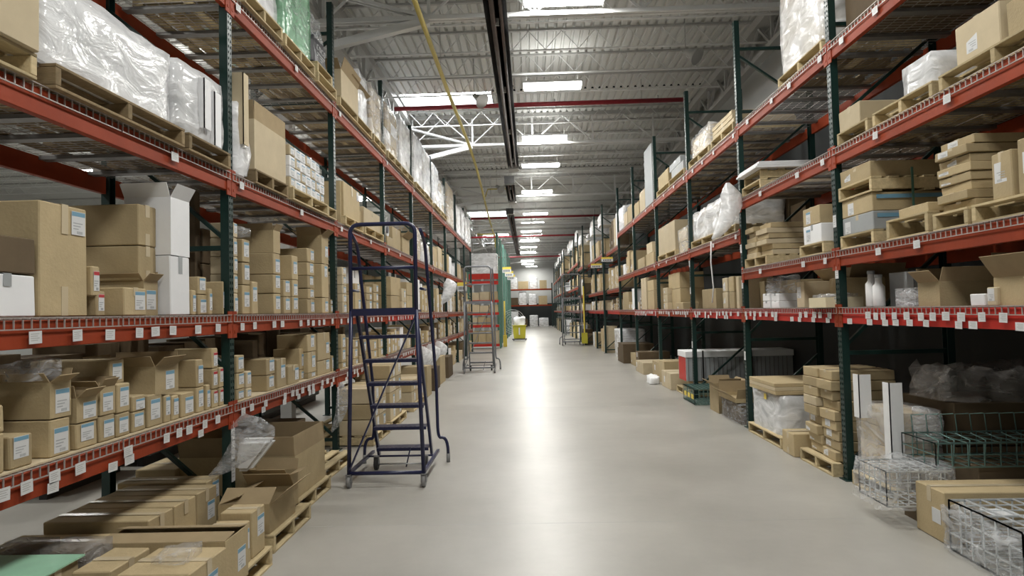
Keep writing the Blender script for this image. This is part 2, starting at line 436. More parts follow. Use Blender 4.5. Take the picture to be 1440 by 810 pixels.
for i, (x, y) in enumerate([(-14.4, 5), (-14.4, 12.5), (-14.4, 20.1), (-14.4, 28)]):
    fixture(x, y, f'distant hanging fluorescent light far beyond the left rack, {ORD[i]} in its row', power=1.2)
# cone shaped speakers under the roof
for i, (x, y, z) in enumerate([(-1.1, 13.9, 6.45), (3.1, 12.2, 6.6), (-1.15, 24.4, 6.5)]):
    t = thing('ceiling_speaker', ['grey horn speaker under the roof left of the heater', 'grey horn speaker under the roof toward the right rack', 'small brown horn speaker under the roof near the heater gap'][i], 'speaker', (x, y, z), rz=.5)
    bm = bmesh.new(); tube(bm, [(0, 0, 0), (.05, -.12, -.1), (.09, -.22, -.18)], [.05, .08, .17], 14); obj('horn', bm, STEELG, t)
    bm = bmesh.new(); tube(bm, [(0, 0, 0), (0, 0, DECK_Z - z)], .01, 5); obj('drop_rod', bm, STEELG, t)

# ---------------------------------------------------------------- pallet racks
POST_H = 5.75
def post_meshes():
    """slotted front posts (near and plain), base plate"""
    w = .078
    def chan(slots):
        bm = bmesh.new()
        # local x: inward depth, y along the aisle, front face at x=0
        for y in (-w / 2, w / 2 - .004): bx(bm, 0, .07, y, y + .004, 0, POST_H)
        if slots:
            bx(bm, 0, .003, -w / 2, -.026, 0, POST_H); bx(bm, 0, .003, .026, w / 2, 0, POST_H); bx(bm, 0, .003, -.010, .010, 0, POST_H)
            z = 0.02
            while z < POST_H - .06:
                bx(bm, 0, .003, -.026, -.010, z, z + .027); bx(bm, 0, .003, .010, .026, z, z + .027); z += .0508
        else: bx(bm, 0, .003, -w / 2, w / 2, 0, POST_H)
        return mesh('post', bm, GREEN)
    f = bmesh.new(); bx(f, -.03, .10, -.07, .07, 0, .008)
    return chan(True), chan(False), mesh('base_plate', f, GREEN)
PM = post_meshes()
BR = {}
def brace_mesh(s):
    D = DEPTH; a = bmesh.new(); bar(a, (s * .06, 0, 0), (s * (D - .06), 0, 0), .035, .04)
    hm = mesh('horizontal_brace', a, GREEN); out = [('horizontal_brace', hm, z) for z in (.13, 1.22, 2.28, 3.45, 4.45, 5.35)]
    for u, v in [(.18, 1.0), (1.3, 2.2), (2.36, 3.2), (3.5, 4.3), (5.25, 4.55)]:
        c = bmesh.new(); bar(c, (s * .06, 0, u), (s * (D - .06), 0, v), .04, .03); out.append(('diagonal_brace', mesh('diagonal_brace', c, GREEN), 0))
    return out
for s in (-1, 1): BR[s] = brace_mesh(s)

DK = {}
def deck_mesh(s, fine):
    """unit-width (1 m along the aisle) wire deck, front lip dropping over the beam"""
    key = (s, fine)
    if key in DK: return DK[key]
    bm = bmesh.new(); th = .004 if fine else .007; n = 25 if fine else 10
    for i in range(n + 1):
        y = .01 + .98 * i / n
        bx(bm, *sorted((s * -.006, s * (DEPTH - .03))), y - th / 2, y + th / 2, -th, 0)
        bx(bm, *sorted((s * -.006, s * -.012)), y - th / 2, y + th / 2, -.056, 0)
    m = 9 if fine else 4
    for i in range(m + 1):
        x = .02 + (DEPTH - .07) * i / m
        bx(bm, *sorted((s * x, s * (x + th))), 0, 1, -2 * th, -th)
    bx(bm, *sorted((s * -.012, s * -.018)), 0, 1, -.060, -.054); bx(bm, *sorted((s * -.012, s * -.017)), 0, 1, -.003, .002)
    c = bmesh.new()
    for y in (0,):
        bx(c, *sorted((s * .03, s * (DEPTH - .04))), y - .03, y + .03, -.038, -.034)
        bx(c, *sorted((s * .03, s * (DEPTH - .04))), y - .03, y - .027, -.038, -.012)
        bx(c, *sorted((s * .03, s * (DEPTH - .04))), y + .027, y + .03, -.038, -.012)
    DK[key] = (mesh('wire_grid', bm, GALV), mesh('support_channel', c, GALVD)); return DK[key]

def sticker_mesh():
    bm = bmesh.new(); bx(bm, -.0012, .0012, -.5, .5, -.5, .5, 0)
    for k in range(4):
        z = .28 - k * .17
        for s in (-1, 1): bx(bm, *sorted((s * .0013, s * .0011)), -.38, .3 - .12 * (k % 2), z - .03, z + .03, 1)
    return mesh('location_label', bm, [PAPER, STEELG])
STK = sticker_mesh()

def connector_mesh():
    bm = bmesh.new(); bx(bm, -.008, .0, -.036, .036, -.10, .12); bx(bm, -.012, -.008, -.012, .012, -.06, -.04); bx(bm, -.012, -.008, -.012, .012, .06, .08)
    return mesh('connector_plate', bm, BEAM)
CON = connector_mesh()

LEFT_LEVELS = {1: .988, 2: 1.725, 3: 2.903, 4: 4.44}
def right_levels(y):
    if y < 9: return {1: 1.66, 2: 2.21, 3: 3.20, 4: 4.24}
    if y < 21: return {1: 1.66, 3: 2.76, 4: 4.22}
    if y < 34: return {1: 1.66, 2: 2.42, 4: 3.85}
    return {1: 1.66, 3: 2.95, 4: 4.25}
def right_front(y):      # the far end of the right row stands closer in
    return RX if y < 24 else (2.85 if y < 31 else (2.6 if y < 43 else 2.35))

def beam(parent, s, x, y0, y1, ztop, m, rear=False, stickers=0, rows=1, con=True, rnd=None):
    L = y1 - y0
    bm = bmesh.new()
    bx(bm, *sorted((s * .0, s * .045)), .042, L - .042, -.152, -.012)
    b = obj('shelf_beam', bm, m, parent, .003, loc=(x, y0 - parent.location.y, ztop))
    if con:
        for yy in (.0 + .040, L - .040):
            c = link('connector_plate', CON, b, (0 if s > 0 else 0, yy, -.09), (s, 1, 1))
    R = rnd or random.Random(int(y0 * 100) + int(ztop * 10))
    for r in range(rows):
        yy = .12 + R.random() * .1
        while stickers and yy < L - .14:
            if R.random() < (.85 if r == 0 else .35):
                w = R.uniform(.055, .075)
                link('location_label', STK, b, (s * -.0195, yy, (-.100 if abs(ztop - 1.725) < .01 else -.074) - .055 * r + R.uniform(-.006, .004)), (1, w * 1.2, .062 if r == 0 else .052)).rotation_euler.x = R.uniform(-.05, .05)
            yy += stickers * R.uniform(.7, 1.5)
    return b

def rack_bay(side, i, posts, levels, front):
    s = -1 if side == 'left' else 1
    y0, y1 = posts[i], posts[i + 1]; near = y0 < 17
    nb = i if side == 'left' else i
    t = thing('pallet_rack', f'bay of green posts and orange-red beams in {side} rack, {ORD[i - 1]} from camera', 'rack', (front, y0, 0))
    # frame at the near end of the bay
    frames = [y0] + ([y1] if i == len(posts) - 2 else [])
    for yy in frames:
        fr = bpy.data.objects.new('upright_frame', None); COL.objects.link(fr); fr.parent = t; fr.location = (0, yy - y0, 0)
        fr.scale = (1, 1, 1)
        pm = PM[0] if near else PM[1]
        for x, m, sc in ((0, pm, s), (s * DEPTH, PM[1], -s)):
            link('post', m, fr, (x, 0, 0), (sc, 1, 1))
            link('base_plate', PM[2], fr, (x, 0, 0), (sc, 1, 1))
        for nm, me, z in BR[s]: link(nm, me, fr, (0, 0, z))
    for lv, z in levels.items():
        if y0 > 26: fine = False
        st = 0; rows = 1
        if y0 < 17:
            st = {('left', 1): .17, ('left', 2): .23, ('left', 3): 1.3, ('left', 4): 1.6, ('right', 1): .15, ('right', 2): .6, ('right', 3): .8, ('right', 4): .7}[(side, lv)]
            if side == 'right' and lv == 1: rows = 2
            if side == 'left' and lv == 1: rows = 2
        m = BEAM
        if lv == 1 and side == 'right' and y0 < 30 and i not in (4, 6): m = BEAMR
        if lv == 2 and side == 'left' and i in (4,): m = BEAMR
        beam(t, s, 0, y0, y1, z, m, stickers=st, rows=rows, con=y0 < 20)
        bb = beam(t, -s, s * DEPTH, y0, y1, z, BEAM, con=False)
        n = 2 if y0 < 20 else 1
        gm, cm = deck_mesh(s, y0 < 12)
        W = (y1 - y0 - .02) / n
        for k in range(n):
            g = link('wire_deck', gm, t, (0, .01 + k * W, z), (1, W - .015, 1))
            for q in ((.14, .5, .86) if y0 < 20 else ()): link('support_channel', cm, g, (0, q, 0))
        if side == 'left' and lv == 1 and y0 < 10:
            bxobj('shelf_liner', *sorted((s * .012, s * (DEPTH - .05))), .05, y1 - y0 - .05, z + .001, z + .010, LINER, t)
    return t

for i in range(1, len(LEFT_POSTS) - 1):
    rack_bay('left', i, LEFT_POSTS, LEFT_LEVELS, LX)
for i in range(1, len(RIGHT_POSTS) - 1):
    rack_bay('right', i, RIGHT_POSTS, right_levels(RIGHT_POSTS[i]), right_front(RIGHT_POSTS[i]))

# ---------------------------------------------------------------- cartons, pallets, wrapped loads
CM = {'k': KRAFT, 'd': DARKC, 'p': PALE, 'w': WHITEC, 'g': GREYC}
CN = {'k': 'kraft', 'd': 'dark brown', 'p': 'pale tan', 'w': 'white', 'g': 'grey'}
def label_mesh(band):
    bm = bmesh.new()
    bx(bm, -.0012, 0, -.5, .5, -.5, .5, 0)
    if band: bx(bm, -.0018, -.0012, -.48, .48, .30, .48, 1)
    for k in range(3): bx(bm, -.0018, -.0012, -.38, .30 - .15 * k, -.02 - k * .12, .02 - k * .12, 2)
    for k in range(7): bx(bm, -.0018, -.0012, -.1 + k * .06, -.075 + k * .06, -.45, -.33, 2)
    return mesh('shipping_label', bm, [PAPER, band or PAPER, GREYC])
LBM = {'b': label_mesh(BLUE), 'r': label_mesh(RED), 'y': label_mesh(None)}

def carton_body(D, W, H, openf, m, R, taper=0):
    bm = bmesh.new()
    if not openf:
        vs = bx(bm, -D / 2, D / 2, -W / 2, W / 2, 0, H)
        j = min(.006, D * .02)
        for v in vs[4:]: v.co += Vector((R.uniform(-j, j * .3), R.uniform(-j, j * .3), R.uniform(-j, 0)))
        bmesh.ops.bevel(bm, geom=bm.edges[:], offset=min(.006, H * .06), segments=1, affect='EDGES')
    else:
        th = .006
        bx(bm, -D / 2, D / 2, -W / 2, W / 2, 0, th)
        bx(bm, -D / 2, -D / 2 + th, -W / 2, W / 2, th, H); bx(bm, D / 2 - th, D / 2, -W / 2, W / 2, th, H)
        bx(bm, -D / 2 + th, D / 2 - th, -W / 2, -W / 2 + th, th, H); bx(bm, -D / 2 + th, D / 2 - th, W / 2 - th, W / 2, th, H)
    return mesh('body', bm, m)

def flap(parent, axis, sgn, D, W, H, ang, ln, m, side=False):
    """a flap hinged on a top edge, opened outward by ang from vertical"""
    bm = bmesh.new()
    if axis == 'x': M = Matrix.Translation((sgn * (D / 2 - .003), 0, H)) @ Matrix.Rotation(sgn * ang, 4, 'Y'); bx(bm, -.0025, .0025, -W / 2 + .004, W / 2 - .004, 0, ln, 0, M)
    else: M = Matrix.Translation((0, sgn * (W / 2 - .003), H)) @ Matrix.Rotation(-sgn * ang, 4, 'X'); bx(bm, -D / 2 + .004, D / 2 - .004, -.0025, .0025, 0, ln, 0, M)
    return obj('flap', bm, m, parent)

def carton(x0, x1, y0, y1, z0, h, fl, label, s=0, rz=None, group=None, seed=None, flaps=None, tilt=None, fmax=.17):
    R = random.Random(seed if seed is not None else int(abs(x0) * 1000 + y0 * 777 + z0 * 555))
    if x0 > x1: x0, x1 = x1, x0
    D, W = x1 - x0, y1 - y0
    c = next((k for k in fl if k in CM), 'k'); m = CM[c]
    t = thing('carton', label, 'box', ((x0 + x1) / 2, (y0 + y1) / 2, z0), rz if rz is not None else R.uniform(-.012, .012), group)
    if tilt: t.rotation_euler.x = tilt
    o = 'o' in fl
    link('body', carton_body(D, W, h, o, m, R), t)
    if o:
        fm = m if c == 'w' else KRAFT_IN
        if flaps is None: flaps = [('x', -s or -1, R.uniform(.5, 1.3)), ('x', s or 1, R.uniform(.3, 1.0)), ('y', 1, R.uniform(.0, .5)), ('y', -1, R.uniform(.2, .8))]
        for ax, sg, an in flaps: flap(t, ax, sg, D, W, h, an, min(min(D, W) * .42, fmax), fm)
        if h > .25: bxobj('contents', -D / 2 + .02, D / 2 - .02, -W / 2 + .02, W / 2 - .02, .01, h * .72, DARKC, t)
    elif ('t' in fl or W > .18) and c != 'd':
        bm = bmesh.new(); bx(bm, -D / 2 + .004, D / 2 - .004, -.024, .024, h - .0005, h + .0012)
        q = -s * D / 2
        bx(bm, *sorted((q, q - s * .0015)), -.024, .024, max(0.004, h - min(h * .3, .16)), h)
        if 't' in fl: bx(bm, *sorted((q, q - s * .0015)), -.024, .024, 0.004, min(h * .3, .16))
        obj('tape_strip', bm, TAPE if c != 'w' else GREYC, t)
    lb = next((k for k in fl if k in LBM), None)
    if lb and s:
        w = min(.105, W * .66); hh = min(.13, h * .66)
        yy = W * .5 - w / 2 - min(.012, W * .08) - R.random() * max(0, (W - w) * .35); zz = h * .5 + R.uniform(-.1, .12) * h
        if h > .4: zz = h - hh * .7
        if 'o' in fl: zz = h * .45
        zz = min(max(zz, hh / 2 + .006), h - hh / 2 - .006)
        link('shipping_label', LBM[lb], t, (-s * (D / 2 + .0004), yy, zz), (s, w, hh))
    return t

def pallet_mesh(D, W, m):
    """parts of a pallet: stringers run into the rack, boards along the aisle"""
    a = bmesh.new(); bx(a, -D / 2, D / 2, -.02, .02, 0, .092)
    b = bmesh.new(); bx(b, -.046, .046, -W / 2, W / 2, 0, .017)
    return mesh('stringer', a, m, .003), mesh('deck_board', b, m, .002)
PC = {}
def pallet(x0, x1, y0, y1, z0, label, group=None, rz=0, h=.13, boards=7, n=None, m=None):
    if x0 > x1: x0, x1 = x1, x0
    D, W = round(x1 - x0, 2), round(y1 - y0, 2)
    n = n or (3 if W > .72 else 2)
    m = m or WOOD; key = (D, W, n, m.name)
    if key not in PC: PC[key] = pallet_mesh(D, W, m)
    a, b = PC[key]
    t = thing('pallet', label, 'pallet', ((x0 + x1) / 2, (y0 + y1) / 2, z0), rz or random.uniform(-.012, .012), group)
    zs = (h - .017 - .019) / .092
    for k in range(n): link('stringer', a, t, (0, -W / 2 + .02 + (W - .04) * k / (n - 1), .018), (1, 1, zs))
    for k in range(boards): link('deck_board', b, t, (-D / 2 + .046 + (D - .092) * k / (boards - 1), 0, h - .017))
    for k in range(3): link('bottom_board', b, t, (-D / 2 + .046 + (D - .092) * k / 2, 0, 0))
    return t

def crumpled(x0, x1, y0, y1, z0, z1, amp, seed, res=.09, sx=1.0):
    """closed box shell with folds pushed in and out by noise"""
    bm = bmesh.new()
    n = [max(3, min(18, int(abs(b - a) / res))) for a, b in ((x0, x1), (y0, y1), (z0, z1))]
    vd = {}
    def V(i, j, k):
        if (i, j, k) not in vd:
            p = Vector((x0 + (x1 - x0) * i / n[0], y0 + (y1 - y0) * j / n[1], z0 + (z1 - z0) * k / n[2]))
            q = Vector((p.x * 6 + seed, p.y * 6, p.z * 3))
            d = noise.noise_vector(q) * amp + noise.noise_vector(q * 3.1) * amp * .5
            if k == 0: d.z = 0
            # round the corners in
            cx, cy = (x0 + x1) / 2, (y0 + y1) / 2
            ed = sum((i in (0, n[0]), j in (0, n[1]), k == n[2]))
            if ed >= 2: p = p + (Vector((cx, cy, (z0 + z1) / 2)) - p) * .035
            vd[(i, j, k)] = bm.verts.new(p + d)
        return vd[(i, j, k)]
    for a in range(n[0]):
        for b in range(n[1]):
            bm.faces.new((V(a, b, n[2]), V(a + 1, b, n[2]), V(a + 1, b + 1, n[2]), V(a, b + 1, n[2])))
    for k in range(n[2]):
        for a in range(n[0]):
            bm.faces.new((V(a, 0, k), V(a + 1, 0, k), V(a + 1, 0, k + 1), V(a, 0, k + 1)))
            bm.faces.new((V(a + 1, n[1], k), V(a, n[1], k), V(a, n[1], k + 1), V(a + 1, n[1], k + 1)))
        for b in range(n[1]):
            bm.faces.new((V(0, b + 1, k), V(0, b, k), V(0, b, k + 1), V(0, b + 1, k + 1)))
            bm.faces.new((V(n[0], b, k), V(n[0], b + 1, k), V(n[0], b + 1, k + 1), V(n[0], b, k + 1)))
    for f in bm.faces: f.smooth = True
    return bm

def load(x0, x1, y0, y1, z0, h, label, inner='k', tiers=3, cols=2, wrap=WRAP, amp=.02, group=None, seed=1, lab=False, s=0):
    """cartons stacked and bound in stretch film"""
    if x0 > x1: x0, x1 = x1, x0
    t = thing('wrapped_load', label, 'wrapped goods', ((x0 + x1) / 2, (y0 + y1) / 2, z0), 0, group)
    D, W = x1 - x0 - .06, y1 - y0 - .06
    R = random.Random(seed)
    th = (h - .03) / tiers; cw = W / cols
    for a in range(tiers):
        for b in range(cols):
            bm = bmesh.new(); bx(bm, -D / 2 + R.uniform(0, .015), D / 2 - R.uniform(0, .015), -W / 2 + b * cw + .003, -W / 2 + (b + 1) * cw - .003, a * th + (0.001), (a + 1) * th - .003)
            obj('carton', bm, CM[inner[(a * cols + b) % len(inner)]], t, .005)
    obj('stretch_film', crumpled(-D / 2 - .025, D / 2 + .025, -W / 2 - .025, W / 2 + .025, .002, h, amp, seed), wrap, t)
    return t

def bag(loc, w, d, h, label, rz=0, fill=True, m=None, seed=0, group=None):
    """limp plastic bag hanging from its top edge, weighted at the bottom"""
    t = thing('plastic_bag', label, 'bag', loc, rz, group)
    bm = bmesh.new(); prof = [(0, .10, .06), (.08, .26, .10), (.22, .50, .22), (.42, .50, .42), (.65, .42, .5), (.85, .30, .42), (.96, .18, .25), (1.0, .06, .08)]
    rings = []
    for q, a, b in prof:
        ring = []
        for k in range(16):
            an = 2 * math.pi * k / 16
            p = Vector((math.cos(an) * w * a + (-.28 + 1.9 * q * (.62 - q)) * w, math.sin(an) * d * b, -h * q))
            p += noise.noise_vector(p * 14 + Vector((seed, 0, 0))) * .02
            ring.append(bm.verts.new(p))
        rings.append(ring)
    for A, B in zip(rings, rings[1:]):
        for k in range(16):
            f = bm.faces.new((A[k], A[(k + 1) % 16], B[(k + 1) % 16], B[k])); f.smooth = True
    bm.faces.new(rings[-1])
    obj('film', bm, m or CLEAR, t)
    if fill:
        bm = bmesh.new(); vs = bx(bm, -w * .38, w * .42, -d * .3, d * .3, -h * .93, -h * .40)
        for v in vs[:4]: v.co.x = v.co.x * .42 - w * .32
        bmesh.ops.bevel(bm, geom=bm.edges[:], offset=.03, segments=3, affect='EDGES')
        obj('contents', bm, FOAM, t)
    return t

NC = [0]
def cols(data):
    cnt = {}
    for side, lv, Y0, W, z0, hs, fls, dep, sb in data:
        posts = LEFT_POSTS if side == 'L' else RIGHT_POSTS
        s = -1 if side == 'L' else 1
        bay = max(i for i, p in enumerate(posts) if p <= Y0 + W / 2)
        key = (side, bay, lv, sb > .25); cnt.setdefault(key, []).append(Y0)
        idx = len(cnt[key]) - 1
        F = (LX if side == 'L' else RX) + s * (.03 + sb)
        z = z0
        for k, h in enumerate(hs):
            if h < .03: continue
            fl = fls[k]; c = next((q for q in fl if q in CM), 'k')
            pos = 'behind' if sb > .25 else 'front'
            tier = '' if len(hs) == 1 else (' bottom' if k == 0 else (' top' if k == len(hs) - 1 else ' ' + ORD[k] + '-up'))
            sz = 'tall ' if h > 1.4 * W else ('wide ' if W > .35 else '')
            op = 'open ' if 'o' in fl else ''
            lab = f"{op}{sz}{CN[c]} carton in {ORD[idx]} {pos} stack{tier}, {SHELF[lv]}, {'left' if side == 'L' else 'right'} rack's {ORD[bay - 1]} bay"
            carton(F, F + s * dep, Y0 + .004, Y0 + W - .008, z, h - .0025, fl, lab, s, fmax=.17 if sb or lv != 1 or side == 'R' else .085); NC[0] += 1
            z += h
BAKED = [
('L',1,2.817,0.174,1.0,[0.19,0.132],['kt','kt'],0.4,0),
('L',1,3.011,0.153,1.0,[0.161],['kb'],0.25,0.0),
('L',1,3.268,0.164,1.0,[0.199,0.193],['kb','kbo'],0.55,0),
('L',1,3.459,0.184,1.0,[0.144,0.138],['kb','kbo'],0.35,0),
('L',1,3.655,0.146,1.0,[0.154,0.163],['kb','kbo'],0.35,0),
('L',1,3.808,0.137,1.0,[0.142,0.178],['kb','kb'],0.35,0),
('L',1,3.839,0.143,1.314,[0.154],['kb'],0.5,0.06),
('L',1,3.958,0.148,1.0,[0.127,0.101],['kb','kb'],0.3,0),
('L',1,4.114,0.185,1.0,[0.212],['kb'],0.25,0),
('L',1,4.2,0.291,1.201,[0.192],['kbo'],0.45,0.0),
('L',1,4.307,0.086,1.0,[0.187],['kb'],0.25,0),
('L',1,4.402,0.099,1.0,[0.174],['kb'],0.25,0),
('L',1,4.519,0.183,1.0,[0.174],['kb'],0.25,0),
('L',1,4.733,0.114,1.0,[0.189,0.211],['kb','kb'],0.35,0),
('L',1,4.869,0.076,1.0,[0.194],['kb'],0.2,0),
('L',1,4.967,0.103,1.0,[0.145,0.165,0.161],['kr','kr','kr'],0.3,0.0),
('L',1,5.082,0.083,1.0,[0.147,0.164],['kr','kr'],0.3,0.0),
('L',1,5.392,0.149,1.0,[0.093,0.137,0.151],['kb','kb','kb'],0.3,0),
('L',1,5.569,0.114,1.0,[0.083,0.149],['pb','pb'],0.2,0),
('L',1,6.007,0.202,1.0,[0.151,0.16],['kb','kb'],0.5,0),
('L',1,6.244,0.257,1.0,[0.287],['kb'],0.3,0),
('L',1,6.539,0.324,1.0,[0.192],['kb'],0.3,0),
('L',1,7.023,0.179,1.0,[0.112,0.234],['kb','kb'],0.3,0.05),
('L',1,7.128,0.286,1.0,[0.062,0.237,0.199],['kb','kb','kb'],0.35,0),
('L',1,7.464,0.481,1.0,[0.17,0.332],['kb','kb'],0.4,0),
('L',1,8.002,0.068,1.0,[0.199],['kb'],0.3,0),
('L',1,8.427,0.196,1.0,[0.076,0.187,0.187],['kb','kb','kb'],0.3,0),
('L',1,8.69,0.209,1.0,[0.151,0.242],['kb','kb'],0.3,0),
('L',1,8.971,0.261,1.0,[0.082,0.149,0.12],['kb','kb','kb'],0.3,0),
('L',1,9.309,0.407,1.0,[0.108,0.228],['kb','kb'],0.4,0),
('L',1,9.801,0.595,1.0,[0.128,0.164],['kb','kb'],0.4,0),
('L',1,10.494,0.305,1.0,[0.142,0.175],['kb','kb'],0.3,0),
('L',1,6.4,0.118,1.0,[0.282,0.192],['d','d'],0.3,0.3),
('L',1,6.552,0.124,1.0,[0.307,0.219],['d','d'],0.3,0.3),
('L',2,2.812,0.37,1.73,[0.212,0.183],['wk','d'],0.35,0.0),
('L',2,3.199,0.362,1.73,[0.605],['kbt'],0.62,0.0),
('L',2,3.584,0.085,1.845,[0.174],['kr'],0.2,0.0),
('L',2,3.626,0.086,1.73,[0.149],['kr'],0.2,0.0),
('L',2,3.877,0.241,1.73,[0.179],['kb'],0.28,0.0),
('L',2,4.188,0.211,1.965,[0.237,0.281],['kt','kt'],0.55,0.1),
('L',2,4.21,0.172,1.73,[0.236],['kbo'],0.45,0.08),
('L',2,4.391,0.261,1.73,[0.421,0.408],['w','wo'],0.33,0.0),
('L',2,4.671,0.071,1.73,[0.188],['kb'],0.2,0.0),
('L',2,4.8,0.139,1.73,[0.155,0.14],['kb','kb'],0.2,0.02),
('L',2,4.922,0.067,1.73,[0.207],['kb'],0.2,0),
('L',2,5.153,0.027,1.73,[0.273],['kb'],0.5,0.0),
('L',2,5.34,0.092,1.73,[0.18,0.162,0.15,0.163,0.127],['pb','pb','pb','pb','pb'],0.2,0),
('L',2,5.558,0.157,1.73,[0.261,0.2,0.207],['kb','kb','kb'],0.3,0.02),
('L',2,5.699,0.136,1.73,[0.298],['kb'],0.2,0),
('L',2,6.244,0.18,1.73,[0.205,0.189,0.211,0.225],['kb','kb','kb','ko'],0.5,0.02),
('L',2,6.447,0.193,1.73,[0.174,0.174],['kb','kb'],0.3,0),
('L',2,6.68,0.186,1.73,[0.179,0.18,0.263],['kb','kb','kb'],0.25,0),
('L',2,7.297,0.243,1.73,[0.17,0.122,0.148,0.155,0.164],['kb','kb','kb','kb','kb'],0.5,0.05),
('L',2,7.647,0.273,1.73,[0.192,0.411,0.344],['kb','kb','kbo'],0.3,0),
('L',2,7.977,0.093,1.73,[0.11,0.063],['kb','kb'],0.2,0),
('L',2,8.495,0.199,1.73,[0.144,0.114,0.123,0.124,0.114],['pb','pb','pb','pb','pb'],0.2,0),
('L',2,8.762,0.285,1.73,[0.245],['kb'],0.3,0),
('L',2,9.121,0.309,1.73,[0.305,0.122],['kb','kb'],0.3,0),
('L',2,9.761,0.354,1.73,[0.193,0.109,0.109],['kb','kb','kb'],0.3,0),
('L',2,10.207,0.338,1.73,[0.178,0.148,0.137],['kb','kb','kb'],0.3,0),
('L',2,11.755,0.845,1.73,[0.319,0.354],['k','k'],0.4,0.05),
('L',2,12.491,0.433,1.73,[0.211,0.264],['pb','pb'],0.3,0.0),
('L',2,12.999,0.591,1.73,[0.348,0.276],['k','k'],0.4,0),
('L',2,5.3,0.092,1.73,[1.055],['d'],0.3,0.3),
('L',2,5.416,0.275,1.73,[0.445,0.306],['d','d'],0.3,0.3),
('L',2,9.931,0.542,1.73,[0.725],['w'],0.1,0.3),
('L',2,11.01,0.899,1.73,[0.678],['k'],0.3,0.35),
('L',3,8.455,0.924,2.89,[0.618],['ky'],0.7,0.0),
('L',3,9.419,1.466,2.89,[0.369],['k'],0.7,0.0),
('L',4,8.834,0.987,4.45,[0.554],['ko'],0.6,0.05),
('R',1,3.9,0.408,1.66,[0.186],['ko'],0.5,0.02),
('R',1,4.248,0.103,1.66,[0.128],['py'],0.3,0),
('R',1,4.358,0.151,1.66,[0.085],['w'],0.2,0),
('R',1,4.854,0.279,1.66,[0.188],['ko'],0.9,0.02),
('R',1,6.808,0.207,1.66,[0.312],['k'],0.5,0.2),
('R',1,7.404,0.214,1.66,[0.305],['py'],0.3,0.1),
('R',1,8.022,0.256,1.66,[0.089,0.096],['w','w'],0.25,0.05),
('R',1,8.327,0.251,1.66,[0.093,0.101],['w','w'],0.25,0.05),
('R',1,9.37,0.127,1.66,[0.471],['p'],0.5,0),
('R',1,9.595,0.236,1.66,[0.251,0.232],['k','k'],0.4,0),
('R',1,9.901,0.252,1.66,[0.26,0.218],['py','py'],0.4,0),
('R',1,11.055,0.86,1.66,[0.352],['k'],0.6,0.15),
('R',1,12.751,0.62,1.66,[0.135],['ky'],0.3,0),
('R',1,13.416,1.083,1.66,[0.437,0.34],['k','k'],0.5,0.1),
('R',1,14.18,0.448,1.66,[0.154,0.172,0.156],['pb','pb','pb'],0.3,0),
('R',1,15.702,0.842,1.66,[0.468,0.26],['k','k'],0.4,0),
('R',1,16.744,0.738,1.66,[0.835],['p'],0.4,0),
('R',1,18.46,0.582,1.66,[0.618],['wk'],0.3,0),
('R',1,19.719,1.19,1.66,[0.554],['k'],0.4,0),
('R',1,7.015,0.605,1.66,[0.307],['ko'],0.6,0.42),
('R',1,8.145,0.502,1.66,[0.361],['k'],0.5,0.3),
('R',1,9.17,0.359,1.66,[0.382],['k'],0.4,0.3),
]
cols(BAKED)

# ---------------------------------------------------------------- left rack, upper shelves
Z3, Z4 = 2.904, 4.441
pallet(-2.42, -3.4, 2.35, 3.09, Z3, 'wooden pallet under plain carton at left edge of third shelf')
carton(-2.40, -3.3, 2.37, 3.08, Z3 + .131, .80, 'p', 'large plain pale carton at the upper left edge of the photo, on pallet', s=-1)
pallet(-2.40, -3.4, 3.20, 4.42, Z3, 'long darker pallet under the white film-wrapped load, upper left', m=WOODD)
pallet(-2.40, -3.4, 4.48, 5.12, Z3, 'pallet under narrow end of white wrapped goods, left third shelf', m=WOODD)
load(-2.46, -3.3, 3.12, 4.40, Z3 + .131, .52, 'long low load in shiny white stretch film on third shelf, upper left', 'ww', 2, 2, WRAP, .022, seed=3)
load(-2.44, -3.2, 4.42, 5.12, Z3 + .131, .55, 'bulging white wrapped load with grey cartons showing, upper left shelf', 'gwwg', 2, 2, WRAP, .03, seed=5)
load(-2.43, -2.95, 5.30, 5.56, Z3 + .02, .62, 'white crumpled wrapped bundle right of upper left post', 'www', 2, 1, WRAP, .03, seed=6)
for i, (y, x, z, h) in enumerate([(4.70, -2.40, 3.45, .38), (4.86, -2.40, 3.36, .42), (5.36, -2.40, 3.50, .62)]):
    bm = bmesh.new(); bx(bm, -.008, .0, 0, .10, 0, h); bx(bm, -.10, 0, .0, .008, 0, h)
    tag(obj('corner_board', bm, WHITEC if i < 2 else PALE, loc=(x, y, z - .32)), ['white cardboard corner board on wrapped load, left one of the pair', 'white cardboard corner board on wrapped load, right one of the pair', 'tan tall corner board beside green upright, upper left'][i], 'corner board')
pallet(-2.42, -3.4, 5.66, 6.42, Z3, 'pallet under the big open-top tan carton, left third shelf', m=WOODD)
carton(-2.44, -3.3, 5.68, 6.40, Z3 + .131, .46, 'po', 'big open-top tan carton with raised flap on left third shelf', s=-1,
       flaps=[('x', -1, -.25), ('x', 1, .0), ('y', 1, .05), ('y', -1, .1)])
pallet(-2.40, -3.4, 6.50, 7.66, Z3, 'light wood pallet carrying small labelled cartons, left third shelf', boards=7)
R = random.Random(4)
for k in range(4):
    for j in range(7):
        hh = .112; y = 6.52 + j * .16
        if k == 3 and j > 5: continue
        carton(-2.44, -2.85, y, y + .152, Z3 + .1315 + k * .1135, hh, 'wb' if (j + k) % 3 else 'pb',
               f"small labelled carton, {['bottom', 'second', 'third', 'top'][k]} layer, {ORD[j]} from near end, palletised stack left third shelf", s=-1, rz=0)
        if j < 3:
            pass
